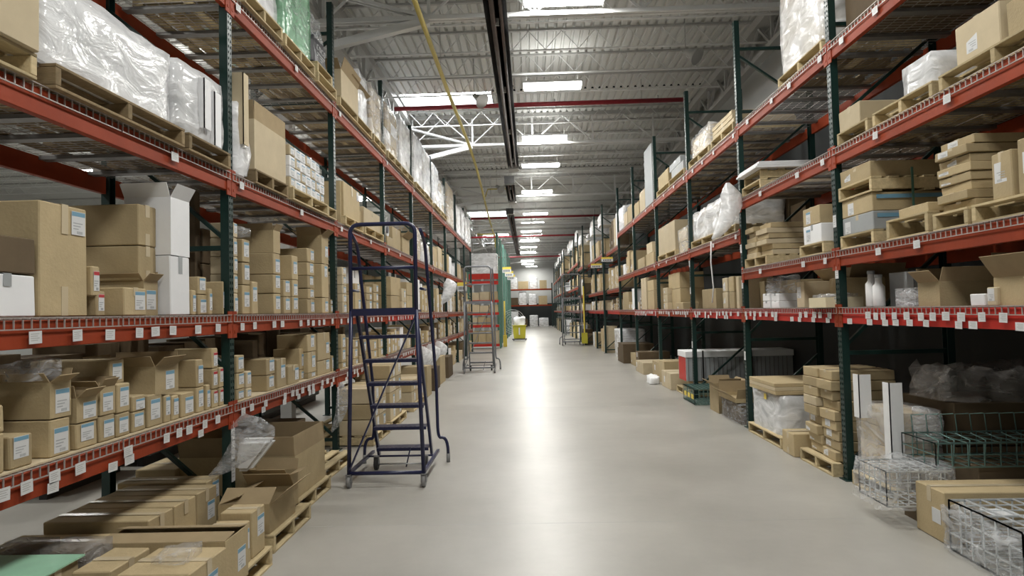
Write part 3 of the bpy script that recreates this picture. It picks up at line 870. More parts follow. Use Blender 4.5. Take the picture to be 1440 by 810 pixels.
for j, (y0, y1) in enumerate([(6.54, 7.1), (7.12, 7.62)]):
    carton(-2.87, -3.35, y0, y1, Z3 + .1315, .40, 'k', f"plain kraft carton {['nearer', 'farther'][j]} of two behind the small labelled cartons, left third shelf", s=-1)
pallet(-2.42, -3.0, 7.72, 8.06, Z3, 'small scrap wood pallet beside post, left third shelf', n=2, boards=4)
pallet(-2.42, -3.4, 8.48, 9.36, Z3, 'pallet under tan carton with paper labels, behind blue ladder top', group=None)
carton(-2.46, -3.1, 8.50, 9.34, Z3 + .131, .47, 'ky', 'tan carton with white paper labels standing above the blue ladder, left shelf', s=-1)
pallet(-2.42, -3.4, 9.48, 10.7, Z3, 'pallet under plain pale carton inside the blue ladder rail view')
carton(-2.46, -3.1, 9.55, 10.6, Z3 + .131, .30, 'p', 'plain pale rounded carton seen through the top rail of blue ladder', s=-1)
t = thing('paper_roll', 'pale rolled tube lying end-on on left third shelf behind blue ladder', 'roll', (-2.5, 11.35, Z3 + .30))
bm = bmesh.new(); tube(bm, [(0, 0, 0), (-.8, 0, 0)], .13, 16, caps=False); obj('roll', bm, WHITEC, t)
bm = bmesh.new(); tube(bm, [(.002, 0, 0), (-.79, 0, 0)], .06, 12); obj('core', bm, INK, t)
carton(-2.45, -3.2, 11.08, 11.62, Z3 + .002, .165, 'k', 'low kraft carton under pale roll on left third shelf', s=-1)
carton(-2.5, -3.1, 11.75, 12.5, Z3 + .002, .42, 'k', 'kraft carton right of pale roll on left third shelf', s=-1)
load(-2.5, -3.2, 13.8, 15.0, Z3 + .002, .75, 'film-wrapped tan cartons on left third shelf, beyond the ladder', 'kkp', 3, 2, WRAPT, .02, seed=8)
load(-2.5, -3.2, 15.2, 16.2, Z3 + .002, .5, 'white crumpled film bundle on left third shelf beyond the ladder', 'wwp', 2, 2, WRAP, .04, seed=9)
carton(-2.5, -3.2, 12.65, 13.4, Z3 + .002, .33, 'ko', 'open kraft carton beyond the roll on left third shelf', s=-1)

# top left shelf
pallet(-2.40, -3.4, 5.42, 6.26, Z4, 'pallet with plain load on top left shelf, nearest in view')
load(-2.42, -3.3, 5.40, 6.22, Z4 + .131, .7, 'grey-white wrapped load at the top left above second post', 'wg', 2, 1, WRAP, .02, seed=11)
pallet(-2.40, -3.4, 6.34, 7.24, Z4, 'pallet under the green film-wrapped load, top left shelf')
load(-2.42, -3.3, 6.36, 7.22, Z4 + .131, 1.0, 'tall load in green tinted film on top left shelf', 'gw', 2, 2, WRAPG, .03, seed=12)
t = thing('printed_bag', 'dark grey printed sack topped with clear plastic on top left shelf', 'bag', (-2.75, 7.66, Z4 + .275))
bm = crumpled(-.28, .28, -.26, .26, 0, .32, .03, 4, .07); obj('sack', bm, mat('grey_sack', (.07, .07, .08), .45, noise_amt=.2), t)
bm = crumpled(-.24, .24, -.22, .22, .3, .62, .06, 8, .07); obj('clear_top', bm, CLEAR, t)
bm = bmesh.new()
for k, (a, b) in enumerate([(-.17, -.12), (-.09, -.03), (0, .06), (.08, .14)]):
    bx(bm, .289, .292, a, b, .17, .178); bx(bm, .289, .292, a, a + .012, .17, .23)
    if k % 2: bx(bm, .289, .292, b - .012, b, .17, .23)
    bx(bm, .289, .292, a, b, .222, .23)
for k in range(3): bx(bm, .289, .292, -.16, .12 - .05 * k, .125 - .03 * k, .133 - .03 * k)
obj('printing', bm, PAPER, t)
pallet(-2.40, -3.2, 7.36, 8.06, Z4, 'lower of two small pallets beneath grey sack, top left shelf')
pallet(-2.42, -3.1, 7.40, 7.95, Z4 + .1305, 'upper of two small pallets beneath grey sack, top left shelf', boards=5)
pallet(-2.40, -3.3, 8.22, 9.9, Z4, 'long pallet under open tan carton beyond the third post, top left shelf')
carton(-2.44, -3.1, 8.40, 9.25, Z4 + .131, .42, 'po', 'open tan carton with flap hanging toward aisle, top left shelf', s=-1, flaps=[('x', -1, 2.2), ('x', 1, .3), ('y', 1, .6), ('y', -1, 1.0)])
load(-2.44, -3.2, 9.30, 9.88, Z4 + .131, .78, 'bright white wrapped load beyond the open tan carton, top left shelf', 'ww', 2, 1, WRAP, .03, seed=13)
spec = [(10.02, 10.9, .86, 'kp', 4, 'pinkish tan carton stack in film on top left shelf, before fourth post'),
        (11.1, 12.2, .92, 'pkw', 4, 'film-wrapped tan cartons with paper label on top left shelf'),
        (12.3, 13.5, 1.05, 'wpw', 4, 'tall grey-white wrapped load just before the post at top left'),
        (13.85, 15.0, 1.15, 'www', 4, 'tall shiny white wrapped load just past the post, top left shelf'),
        (15.1, 16.25, 1.12, 'wpw', 4, 'second shiny wrapped load past the post, top left shelf'),
        (16.6, 17.7, 1.1, 'wpw', 3, 'third shiny wrapped load past the post, top left shelf'),
        (17.9, 19.0, .9, 'wkw', 3, 'lower wrapped load fourth past the post, top left shelf')]
for i, (a, b, h, inn, ti, lab) in enumerate(spec):
    pallet(-2.40, -3.4, a, b, Z4, 'pallet under ' + lab.replace(' on top left shelf', '').replace(', top left shelf', ''))
    load(-2.44, -3.3, a + .02, b - .02, Z4 + .131, h, lab, inn, ti, 2, WRAP if 'white' in lab or 'shiny' in lab else WRAPT, .028, seed=20 + i)
load(-2.44, -3.2, 19.5, 21.3, Z4 + .03, 1.30, 'tall narrow pinkish film-wrapped load rising highest on top left shelf', 'pkp', 4, 2, WRAPT, .02, seed=40)
for i, y in enumerate((22.1, 23.5, 24.9, 26.2)):
    load(-2.44, -3.3, y, y + 1.15, Z4 + .03, 1.0 + .15 * (i % 2), f'far wrapped load on top left shelf, {ORD[i]} beyond the tallest one', 'wwp', 3, 2, WRAP, .03, seed=50 + i)

# dark boxes added further in on the two lower left shelves to block light
SHADE_ROWS = []
R = random.Random(11)
for lv, z in ((1, 1.0), (2, 1.73)):
    y = 5.35 if lv == 2 else 2.5; n = {}
    while y < 10.6:
        w = R.uniform(.35, .6); h = R.uniform(.47, .55) if lv == 1 else R.uniform(.4, .85)
        if any(y < p + .06 and y + w > p - .06 for p in LEFT_POSTS): y = min(p for p in LEFT_POSTS if p + .07 > y) + .08; continue
        b = max(i for i, p in enumerate(LEFT_POSTS) if p <= y); n[b] = n.get(b, 0) + 1
        SHADE_ROWS.append((-3.12, -3.50, y, y + w, z, h, 'd'))
        y += w + R.uniform(.004, .02)

# ---------------------------------------------------------------- left rack, floor level
pallet(-1.80, -2.95, 3.05, 4.42, 0, 'pallet under low cartons at lower left, nearest camera')
FL = .1315
carton(-1.72, -2.10, 3.20, 3.58, FL, .30, 'kb', 'kraft carton on floor pallet at lower left, clear plastic on top', s=-1)
carton(-1.76, -2.50, 3.64, 3.94, FL, .30, 'kbo', 'half-open kraft carton in middle of lower left floor pallet', s=-1, flaps=[('y', 1, -1.35), ('y', -1, -1.45)])
carton(-1.84, -2.05, 3.98, 4.16, FL, .26, 'kb', 'small labelled carton left of pair at far corner, lower left pallet', s=-1)
carton(-1.84, -2.05, 4.18, 4.38, FL, .30, 'kb', 'small labelled carton right of pair at far corner, lower left pallet', s=-1)
carton(-2.14, -2.34, 3.22, 3.56, FL, .31, 'k', 'narrow kraft carton beside green-topped box, lower left', s=-1)
carton(-2.38, -2.92, 3.02, 3.34, FL, .34, 'kt', 'carton with mint green film across its top at bottom left corner', s=-1)
bxobj('green_film', -2.935, -2.365, 3.005, 3.355, FL + .3405, FL + .349, MINT).parent = None
tag(bpy.data.objects['green_film'], 'mint green film sheet lying on carton at bottom left corner', 'plastic sheet')
for i, (a, b) in enumerate([(-2.38, -2.66), (-2.68, -2.94)]):
    load(a, b, 3.40, 3.62, FL, .36, f"dark shrink-wrapped carton, {['right', 'left'][i]} of the pair behind green film", 'd', 1, 1, WRAPD, .004, seed=60 + i)
pallet(-2.40, -3.45, 3.70, 4.90, 0, 'pallet under the flat dark cartons under the lowest left shelf')
carton(-2.55, -3.2, 3.72, 3.98, FL, .25, 'k', 'flat brown carton in front of the long row, under lowest left shelf', s=-1)
for i in range(3):
    carton(-2.42, -3.1, 4.02 + i * .29, 4.30 + i * .29, FL, .31, 'kb' if i == 2 else 'k', f"long flat brown carton, {ORD[i]} of three abreast under lowest left shelf", s=-1)
carton(-2.52, -3.22, 4.93, 5.14, 0.002, .44, 'kb', 'kraft carton with glossy tape behind the diagonal brace, lower left', s=-1)
carton(-2.10, -2.52, 4.46, 4.60, 0.002, .22, 'k', 'low kraft carton with green sticker behind front pallet, lower left', s=-1)
bm = crumpled(-.1, .1, -.09, .09, 0, .05, .03, 3, .05)
tag(obj('crumpled_plastic', bm, CLEAR, loc=(-1.9, 3.4, FL + .303)), 'crumpled clear plastic lying on nearest kraft carton, lower left', 'plastic sheet')

pallet(-1.88, -2.95, 4.62, 5.42, 0, 'pallet under the small open carton right of nearest left post')
carton(-1.92, -2.30, 4.66, 5.16, FL, .21, 'ko', 'open kraft carton with torn flaps right of the nearest left post', s=-1, flaps=[('x', -1, -1.2), ('y', -1, -1.0), ('x', 1, .9), ('y', 1, -.7)])
pallet(-2.0, -3.1, 5.46, 6.34, 0, 'pallet under big open tan bin, left floor')
carton(-2.04, -3.05, 5.50, 6.28, FL, .37, 'ko', 'big sagging open-top tan bin on pallet, left floor', s=-1, flaps=[('x', -1, .15), ('x', 1, -.1), ('y', 1, -.1), ('y', -1, .1)])
carton(-1.99, -2.35, 5.20, 5.42, FL, .28, 'ko', 'crumpled open carton between the bin and the small open one, left floor', s=-1)
pallet(-2.12, -3.1, 6.55, 7.5, 0, 'empty-fronted wooden pallet beyond big tan bin, left floor')
carton(-2.62, -3.1, 6.65, 7.4, FL, .40, 'd', 'dark carton on the pallet beyond big tan bin', s=-1)
carton(-3.05, -3.4, 5.45, 5.9, 0.002, .42, 'k', 'kraft carton behind the big tan bin, left floor nearer one', s=-1)
carton(-3.12, -3.5, 6.4, 6.9, 0.002, .75, 'k', 'kraft carton behind the big tan bin, left floor farther one', s=-1)
fl2 = [(8.30, 9.25, .70, 'pallet of labelled tan cartons seen left of blue ladder steps'), (9.4, 10.5, .85, 'pallet of stacked cartons seen through blue ladder steps'),
       (11.1, 12.3, .55, 'low pallet load seen through right side of blue ladder')]
for i, (a, b, h, lab) in enumerate(fl2):
    pallet(-2.05, -3.1, a, b, 0, 'floor pallet beneath ' + lab.replace('pallet of ', ''))
    n = 0
    for k in range(int(h / .2)):
        yy = a + .03; j = 0
        while yy < b - .3:
            w = .42
            carton(-2.08, -2.6, yy, yy + w - .01, FL + k * .205, .20, 'kb' if (k + j) % 2 else 'py', f"{lab.split(' seen')[0].split(' of ')[-1]}, {ORD[k]} layer, {ORD[j]} along, {['left of', 'behind', 'right of'][i]} blue ladder", s=-1)
            yy += w; j += 1
carton(-2.10, -2.7, 13.0, 13.5, 0.002, .62, 'k', 'upright kraft carton on floor right of blue ladder', s=-1)
carton(-2.1, -2.7, 14.0, 14.8, 0.002, .5, 'd', 'brown floor carton beyond the upright one, right of blue ladder', s=-1)
carton(-2.15, -2.8, 15.2, 16.1, 0.002, .65, 'k', 'tall brown floor carton near grey ladder, left side, nearer one', s=-1)
carton(-2.15, -2.8, 16.7, 17.7, 0.002, .55, 'd', 'brown floor carton near grey ladder, left side, farther one', s=-1)

bag((-2.19, 5.10, .93), .36, .18, .48, 'clear plastic bag with white foam hung on nearest left beam', seed=1)
bag((-2.36, 8.05, .86), .16, .1, .62, 'long limp clear bag hung by post left of blue ladder', fill=False, seed=2)
for i, y in enumerate((14.0, 15.2, 16.5)):
    bag((-2.28, y, .98), .36, .2, .62, f'white plastic bag hung on lowest left beam, {ORD[i]} beyond blue ladder', seed=3 + i, m=WRAP)
bag((-2.30, 19.0, 2.72), .4, .3, .8, 'white plastic bag hanging at third shelf beyond blue ladder', seed=9, m=WRAP, fill=False)
# slotted label cards on the posts
for side, x, ys, zs in (('left', LX + .002, (5.24, 8.13), (.62, .44, .78)), ('right', RX - .002, (6.33, 9.11, 12.03), (2.5, 2.0, 1.0))):
    for y in ys:
        for k, z in enumerate(zs):
            if side == 'right' and k == 2 and y < 7: continue
            o = link('post_card', STK, None, (x + (.004 if side == 'left' else -.004), y - .006, z), (1, .062, .15 if side == 'left' else .12))
            tag(o, f"narrow grey-white card taped to {side} post, {['upper', 'middle', 'lower'][k] if side == 'right' else ['middle', 'lower', 'upper'][k]} one, {ORD[(LEFT_POSTS if side == 'left' else RIGHT_POSTS).index(y) - 1]} post", 'label')

# goods on the floor beyond the left rack
for i, (x, y) in enumerate([(-5.1, 6.65), (-4.95, 7.95), (-4.85, 9.3), (-4.8, 10.8), (-4.8, 12.4), (-9.5, 9), (-9.8, 12)]):
    t = thing('storage_crate', f'slate grey crate on the floor beyond the left rack, {ORD[i]} from camera', 'crate', (x, y, 0))
    bxobj('crate_body', -.5, .5, -.55, .55, .12, .55, mat('slate_paint', (.10, .115, .12), .6, noise_amt=.2), t, .01); bxobj('crate_top', -.52, .52, -.57, .57, .551, .60, WHITEC, t, .008)
    bm = bmesh.new()
    for q in (-.42, .35): bx(bm, q, q + .08, -.55, .55, 0, .119)
    obj('skid', bm, BLACK, t)

for i, (x, y, z) in enumerate([(-2.62, 3.30, 1.40), (-2.60, 5.62, 2.42)]):
    o = obj('crumpled_plastic', crumpled(-.1, .12, -.09, .09, 0, .09, .05, 41 + i, .04), CLEAR, loc=(x, y, z))
    tag(o, ['clear plastic bits spilling from the big open carton, lowest left shelf near camera', 'clear plastic bag end poking over cartons right of the second left post'][i], 'plastic sheet')

# ---------------------------------------------------------------- right rack
ZR1, ZR2, ZR3, ZR4, ZM = 1.661, 2.211, 3.201, 4.241, 2.761
def rc(y0, y1, z, h, fl, lab, dep=.6, f=.03, **k): return carton(RX + f, RX + f + dep, y0, y1, z, h, fl, lab, s=1, **k)
def rp(y0, y1, z, lab, dep=1.0, f=.01, **k): return pallet(RX + f, RX + f + dep, y0, y1, z, lab, **k)
def rl(y0, y1, z, h, lab, *a, dep=.8, f=.03, **k): return load(RX + f, RX + f + dep, y0, y1, z, h, lab, *a, **k)
# second shelf, near bay
rp(3.70, 4.42, ZR2, 'light pallet under the two cartons at right edge, second shelf')
rc(3.78, 4.02, ZR2 + .131, .34, 'ky', 'nearer tan carton with barcode sheet, right edge of second shelf', .5)
rc(4.06, 4.24, ZR2 + .131, .30, 'ky', 'narrow tan carton with paper sheet, second from right edge, second shelf', .5)
rp(4.46, 4.84, ZR2, 'short pallet beneath leaning pile of flat cartons, right second shelf', n=2)
R = random.Random(5)
for k in range(8):
    o = rc(4.47 + R.uniform(0, .015), 4.82 - R.uniform(0, .015), ZR2 + .131 + k * .0635, .062, 'ky' if k > 2 else 'k', f"flat long carton, {ORD[k]} from bottom of leaning pile, right second shelf", .85, f=.03 + R.uniform(0, .05), rz=R.uniform(-.03, .03))
rp(4.90, 5.46, ZR2, 'narrow pallet with one flat carton, middle of right second shelf', n=2, h=.17)
rc(4.92, 5.30, ZR2 + .171, .07, 'k', 'flat carton lying on narrow pallet, middle of right second shelf', .7)
rp(5.66, 6.26, ZR2, 'lower pallet of the double-decked stack by post, right second shelf', n=2)
rc(5.68, 6.24, ZR2 + .131, .165, 'gy', 'lower long blue-printed carton between two pallets, right second shelf', .95)
rc(5.70, 6.24, ZR2 + .2965, .165, 'ky', 'upper long blue-printed carton between two pallets, right second shelf', .95)
rp(5.66, 6.26, ZR2 + .463, 'upper pallet of the double-decked stack by post, right second shelf', n=2)
rc(5.72, 6.24, ZR2 + .594, .15, 'ky', 'long carton on topmost pallet by post, right second shelf', .95)
t = thing('strap', 'green plastic strap round the double-decked stack, right second shelf', 'strap', (RX, 5.62, ZR2))
bxobj('strap_band', .34, .36, .012, .016, .0, .66, LGREEN, t)
bm = bmesh.new()
for z in (.135, .30): bx(bm, .06, .98, -.002, 0, z + .10, z + .135)
tag(obj('blue_printing', bm, BLUE, loc=(RX, 5.678, ZR2)), 'blue printed band on sides of the double-decked cartons, right second shelf', 'print')
# second shelf, next bay
rp(6.60, 7.20, ZR2, 'small pallet under two blue-banded cartons, right second shelf beyond post', n=2)
rc(6.70, 7.12, ZR2 + .131, .20, 'wb', 'lower blue-banded carton on small pallet beyond post, right second shelf', .6)
rc(6.72, 7.12, ZR2 + .332, .19, 'kb', 'upper blue-banded carton on small pallet beyond post, right second shelf', .6)
rp(8.18, 9.02, ZR2, 'pallet under piled long cartons, far end of right second shelf')
for k in range(6):
    for j in range(2):
        rc(8.20 + j * .41 + R.uniform(0, .02), 8.58 + j * .41, ZR2 + .131 + k * .0685, .067, 'k' if k % 2 else 'p', f"long thin carton, {ORD[k]} layer {['nearer', 'farther'][j]} row, pile at far end of right second shelf", .85, f=.02 + R.uniform(0, .08), rz=R.uniform(-.03, .03))
# third shelf
rp(3.60, 4.70, ZR3, 'light pallet under pale carton with big label, right third shelf')
rc(4.10, 4.52, ZR3 + .131, .27, 'py', 'pale carton with big white label, right third shelf, upper right', .8)
rc(3.55, 4.04, ZR3 + .131, .22, 'k', 'plain tan carton at the upper right edge, third shelf', .8)
rp(4.78, 5.60, ZR3, 'pallet under silvery shrink-wrapped carton, right third shelf')
rl(4.80, 5.20, ZR3 + .131, .24, 'small silvery shrink-wrapped white carton, right third shelf', 'ww', 2, 1, WRAP, .012, dep=.5, seed=70)
rp(5.68, 6.24, ZR3, 'short pallet by the post, right third shelf', n=2)
rc(5.84, 6.22, ZR3 + .131, .20, 'p', 'pale carton on short pallet beside the post, right third shelf', .5)
rp(8.30, 9.02, ZR3, 'lower pallet under white flat panels, right third shelf far end')
rp(8.34, 8.98, ZR3 + .131, 'upper broken pallet under white flat panels, right third shelf far end', boards=5, f=.03)
for k in range(3):
    bm = bmesh.new(); bx(bm, 0, 1.1, 0, .78, 0, .026)
    tag(obj('display_board', bm, WHITEC, loc=(RX - .06 + .02 * k, 8.25, ZR3 + .263 + k * .027), bevel=.003), f"white flat panel, {['bottom', 'middle', 'top'][k]} of three on right third shelf", 'panel')
bag((RX - .12, 8.98, ZR3 + .22), .30, .3, .80, 'long white film sheet draped off the right third shelf', m=WRAP, fill=False, seed=12)
# top shelf
rl(6.50, 7.60, ZR4 + .131, 1.35, 'very tall white-wrapped tan load on top right shelf by post', 'pk', 4, 2, WRAP, .02, dep=.75, seed=71)
rp(6.48, 7.62, ZR4, 'pallet under the very tall wrapped load, top right shelf')
rc(4.9, 6.2, ZR4, .75, 'd', 'large brown carton behind post on top right shelf, upper right corner', .9, f=.12)
rc(3.5, 4.7, ZR4, .6, 'd', 'large brown carton at the upper right corner of the photo, top shelf', .8, f=.2)
rp(9.30, 10.45, ZR4, 'pallet under flat tan cartons, top right shelf beyond second post')
for k in range(3): rc(9.32 + k * .05, 10.4, ZR4 + .131 + k * .07, .068, 'p', f"flat tan carton, {['bottom', 'middle', 'top'][k]} of three on top right shelf", .9, f=.03)
rp(10.6, 11.9, ZR4, 'pallet under the slanting wrapped cartons, top right shelf')
rl(10.62, 11.85, ZR4 + .131, .40, 'low slanting grey wrapped load on top right shelf', 'pk', 2, 2, WRAPT, .03, seed=72)
rp(12.3, 14.9, ZR4, 'long pallet under grey and tan cartons, top right shelf')
rc(12.4, 13.4, ZR4 + .131, .17, 'g', 'grey flat carton on top right shelf, lower one', .6); rc(12.6, 13.6, ZR4 + .302, .15, 'g', 'grey flat carton on top right shelf, upper one', .5)
rc(13.7, 14.8, ZR4 + .131, .32, 'k', 'tan carton behind grey flat cartons, top right shelf', .6)
rc(12.5, 14.8, ZR4 + .131, .85, 'd', 'large dark board carton behind grey cartons, top right shelf', .2, f=.72)
bm = bmesh.new(); bx(bm, -.012, .012, -.5, .5, 0, 1.42)
tag(obj('display_board', bm, GREYC, loc=(RX + .02, 15.85, ZR4), bevel=.002), 'tall grey upright panel standing at edge of top right shelf', 'panel')
for i, (a, b, h, fl) in enumerate([(16.5, 17.3, .55, 'p'), (17.4, 18.2, .38, 'k'), (18.6, 19.4, .5, 'k'), (19.5, 20.2, .42, 'p')]):
    rc(a, b, ZR4, h, fl, f'{CN[fl]} carton on top right shelf beyond grey upright panel, {ORD[i]} one', .6)
rl(20.3, 21.4, ZR4, .75, 'white bulging wrapped load on top right shelf beyond tan cartons', 'ww', 2, 1, WRAP, .04, seed=73)
# middle shelf (second to fourth bay)
rp(9.36, 10.4, ZM, 'light empty-fronted pallet at near end of the wide middle shelf, right', h=.13)
rl(9.9, 11.9, ZM + .132, .52, 'crumpled white-wrapped pile of flat cartons on right middle shelf', 'kwpg', 5, 1, WRAP, .045, dep=.95, seed=74)
rp(10.45, 11.92, ZM, 'darker pallet under the crumpled white-wrapped pile, right middle shelf')
rc(13.3, 14.95, ZM + .131, .62, 'p', 'big plain tan carton on right middle shelf', .95); rp(13.25, 15.0, ZM, 'pallet with grey film under big plain tan carton, right middle shelf')
rl(12.35, 13.1, ZM, .5, 'clear film-wrapped jar-like bundle beside big tan carton, right middle shelf', 'p', 2, 1, CLEAR, .03, dep=.4, seed=75)
rc(15.6, 16.6, ZM, .30, 'k', 'low tan carton past the post on right middle shelf', .6); rc(15.75, 16.5, ZM + .302, .26, 'p', 'pale carton stacked past the post on right middle shelf', .5)
rc(16.8, 17.9, ZM, .28, 'k', 'second low tan carton past the post, right middle shelf', .6)
# lowest right shelf extras
t = thing('clear_bin', 'clear plastic bin with wire inside on lowest right shelf', 'bin', (RX + .22, 5.22, ZR1))
bm = bmesh.new(); bx(bm, -.16, .16, -.24, .24, 0, .005)
for a in ((-.16, -.155, -.24, .24), (.155, .16, -.24, .24), (-.155, .155, -.24, -.235), (-.155, .155, .235, .24)): bx(bm, *a, .005, .15)
obj('bin_walls', bm, CLEAR, t)
bm = bmesh.new()
for k in range(7): bx(bm, -.14, .14, -.21 + k * .07, -.207 + k * .07, .08, .083); bx(bm, -.14, -.137, -.21 + k * .07, -.207 + k * .07, .01, .08)
for k in range(4): bx(bm, -.14 + k * .09, -.137 + k * .09, -.21, .21, .084, .087)
obj('wire_insert', bm, WIREC, t)
t = thing('grey_tote', 'grey plastic tote beside clear bin on lowest right shelf', 'bin', (RX + .25, 4.98 + .05 - .06, ZR1))
t.location.y = 4.84 + .0; t.location = (RX + .62, 5.2, ZR1)
bm = bmesh.new(); bx(bm, -.2, .2, -.25, .25, 0, .006)
for a in ((-.2, -.19, -.25, .25), (.19, .2, -.25, .25), (-.19, .19, -.25, -.24), (-.19, .19, .24, .25)): bx(bm, *a, .006, .16)
obj('tote_walls', bm, GREYC, t)
bxobj('rim', -.215, .215, -.265, -.25, .145, .165, GREYC, t)
t = thing('steel_trough', 'long grey steel trough at the back of lowest right shelf', 'trough', (RX + .62, 5.6, ZR1))
bxobj('trough_side', -.35, .4, -.06, -.05, .16, .30, GREYC, t, .003); bxobj('trough_end', -.36, -.35, -.06, .3, 0, .30, GREYC, t, .002); bxobj('trough_base', -.35, .4, -.05, .3, 0, .01, GREYC, t)
t = thing('cream_tray', 'cream carton tray overhanging edge of lowest right shelf by post', 'tray', (RX + .02, 6.55, ZR1 + .001), rz=-.08)
bm = bmesh.new(); bx(bm, -.1, .25, -.17, .3, 0, .006); bx(bm, -.1, -.094, -.17, .3, .006, .1); bx(bm, .244, .25, -.17, .3, .006, .1); bx(bm, -.094, .244, -.17, -.164, .006, .1); bx(bm, -.094, .244, .294, .3, .006, .1)
obj('tray', bm, mat('cream_card', (.66, .58, .40), .7), t)
obj('clear_filler', crumpled(-.08, .23, -.15, .28, .01, .13, .03, 21, .06), CLEAR, t)
for i, (y, h) in enumerate([(5.98, .30), (5.86, .26)]):
    t = thing('wrapped_bottle', f"clear-wrapped white bottle by the post on lowest right shelf, {['farther', 'nearer'][i]} one", 'bottle', (RX + .14, y, ZR1))
    bm = bmesh.new(); tube(bm, [(0, 0, 0), (0, 0, .01), (0, 0, h * .7), (0, 0, h * .8), (0, 0, h)], [.045, .05, .05, .03, .028], 12); obj('bottle_body', bm, FOAM, t)
    bm = bmesh.new(); tube(bm, [(0, 0, h), (0, 0, h + .03)], .032, 12); obj('cap', bm, GREYC, t)
o = obj('crumpled_plastic', crumpled(-.14, .14, -.2, .2, 0, .20, .05, 31, .06), CLEAR, loc=(RX + .2, 8.18, ZR1 + .19)); tag(o, 'clear plastic over small white cartons on lowest right shelf', 'plastic sheet')
rc(4.45, 4.78, ZR1, .12, 'k', 'low kraft carton behind small white one on lowest right shelf', .3, f=.4)
# random stock deeper on right shelves, shade put into its dark card
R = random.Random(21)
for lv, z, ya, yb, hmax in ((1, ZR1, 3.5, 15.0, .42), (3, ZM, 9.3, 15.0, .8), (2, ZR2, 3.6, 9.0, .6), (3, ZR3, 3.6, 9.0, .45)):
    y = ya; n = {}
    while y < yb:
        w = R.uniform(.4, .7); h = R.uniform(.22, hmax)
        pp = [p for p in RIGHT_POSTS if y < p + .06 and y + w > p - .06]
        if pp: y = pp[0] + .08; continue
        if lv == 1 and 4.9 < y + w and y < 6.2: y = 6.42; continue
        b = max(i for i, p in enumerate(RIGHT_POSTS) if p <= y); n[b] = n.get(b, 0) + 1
        SHADE_ROWS.append((RX + 1.0, RX + 1.42, y, y + w, z, h, 'd'))
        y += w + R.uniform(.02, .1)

# ---------------------------------------------------------------- right floor, near to far
def wire_basket(name, x0, x1, y0, y1, z0, z1, label, pitch, m, cat='wire rack', r=.0035, rz=0, lid=True):
    t = thing(name, label, cat, ((x0 + x1) / 2, (y0 + y1) / 2, z0), rz)
    a, b, h = (x1 - x0) / 2, (y1 - y0) / 2, z1 - z0
    for nm, zz in (('bottom_grid', 0), ('top_grid', h)):
        if nm == 'top_grid' and not lid: continue
        bm = bmesh.new(); n = int(2 * a / pitch)
        for i in range(n + 1): x = -a + 2 * a * i / n; bx(bm, x - r, x + r, -b, b, zz - r, zz + r)
        n2 = max(2, int(2 * b / pitch))
        for i in range(n2 + 1): yy = -b + 2 * b * i / n2; bx(bm, -a, a, yy - r, yy + r, zz - 3 * r, zz - r)
        obj(nm, bm, m, t)
    for nm, yy in (('front_grid', -b), ('back_grid', b)):
        bm = bmesh.new(); n = int(2 * a / pitch)
        for i in range(n + 1): x = -a + 2 * a * i / n; bx(bm, x - r, x + r, yy - r, yy + r, 0, h)
        k = max(2, int(h / pitch))
        for i in range(k + 1): z = h * i / k; bx(bm, -a, a, yy - 2 * r, yy, z - r, z + r)
        obj(nm, bm, m, t)
    for nm, xx in (('end_grid', -a), ('end_grid', a)):
        bm = bmesh.new(); n = max(2, int(2 * b / pitch))
        for i in range(n + 1): yy = -b + 2 * b * i / n; bx(bm, xx - r, xx + r, yy - r, yy + r, 0, h)
        k = max(2, int(h / pitch))
        for i in range(k + 1): z = h * i / k; bx(bm, xx - r, xx + r, -b, b, z - r, z + r)
        obj(nm, bm, m, t)
    return t
t = wire_basket('wire_basket', 2.83, 4.1, 3.86, 4.52, .01, .34, 'shiny wire basket wrapped in clear plastic at bottom right corner', .10, WIREC, 'wire basket', r=.0042)
for i in range(3):
    bm = bmesh.new()
    for k in range(9): bx(bm, -.6, .6, -.28 + k * .07, -.275 + k * .07, .06 + i * .08, .065 + i * .08)
    obj('inner_shelf', bm, WIREC, t)
obj('plastic_cover', crumpled(-.68, -.38, -.33, .36, 0, .27, .06, 5, .05), CLEAR, t)
for (a, b, c, w, h) in ((-.645, -.2, .12, .09, .07),): bxobj('paper_tag', -.62, -.5, -.322, -.320, .03, .10, PAPER, t)
bxobj('paper_sheet', -.55, -.38, .0, .16, .318, .320, PAPER, t); bxobj('paper_sheet', .0, .2, -.28, -.1, .318, .320, PAPER, t)
t = carton(2.86, 4.3, 4.60, 4.95, 0.002, .36, 'k', 'long brown carton lying into the rack at lower right', s=1, rz=-.02)
bxobj('shipping_label', -.7225, -.7205, -.13, -.03, .12, .22, PAPER, t); bxobj('shipping_label', -.66, -.52, -.1772, -.1755, .05, .09, PAPER, t)
t = wire_basket('wire_bundle', 2.66, 3.15, 4.98, 5.38, .16, .42, 'plastic-wrapped wire bundle overhanging the aisle left of long carton, lower right', .07, WIREC, 'wire bundle')
obj('plastic_cover', crumpled(-.29, .27, -.23, .23, -.03, .29, .045, 9, .06), CLEAR, t)
bxobj('block', .05, .22, -.16, .1, -.16, -.012, DARKC, t)
t = wire_basket('wire_rack', 3.05, 4.5, 5.0, 5.44, .44, .62, 'dark green wire rack with bent prongs behind long carton, lower right', .12, WIREG, r=.003)
bm = bmesh.new()
for k in range(13):
    x = -.7 + k * .117; tube(bm, [(x, -.2, .0), (x, -.22, .2), (x - .03, -.1, .23)], .005, 5); tube(bm, [(x, .1, .18), (x, .12, .34), (x + .04, .02, .36)], .005, 5)
obj('prongs', bm, WIREG, t)
bxobj('dark_support_carton', -.4, .7, -.2, .2, -.438, -.01, DARKC, t, .005)
pallet(3.0, 4.0, 5.48, 6.2, 0, 'light pallet under clear-wrapped tan cartons, right floor before first post')
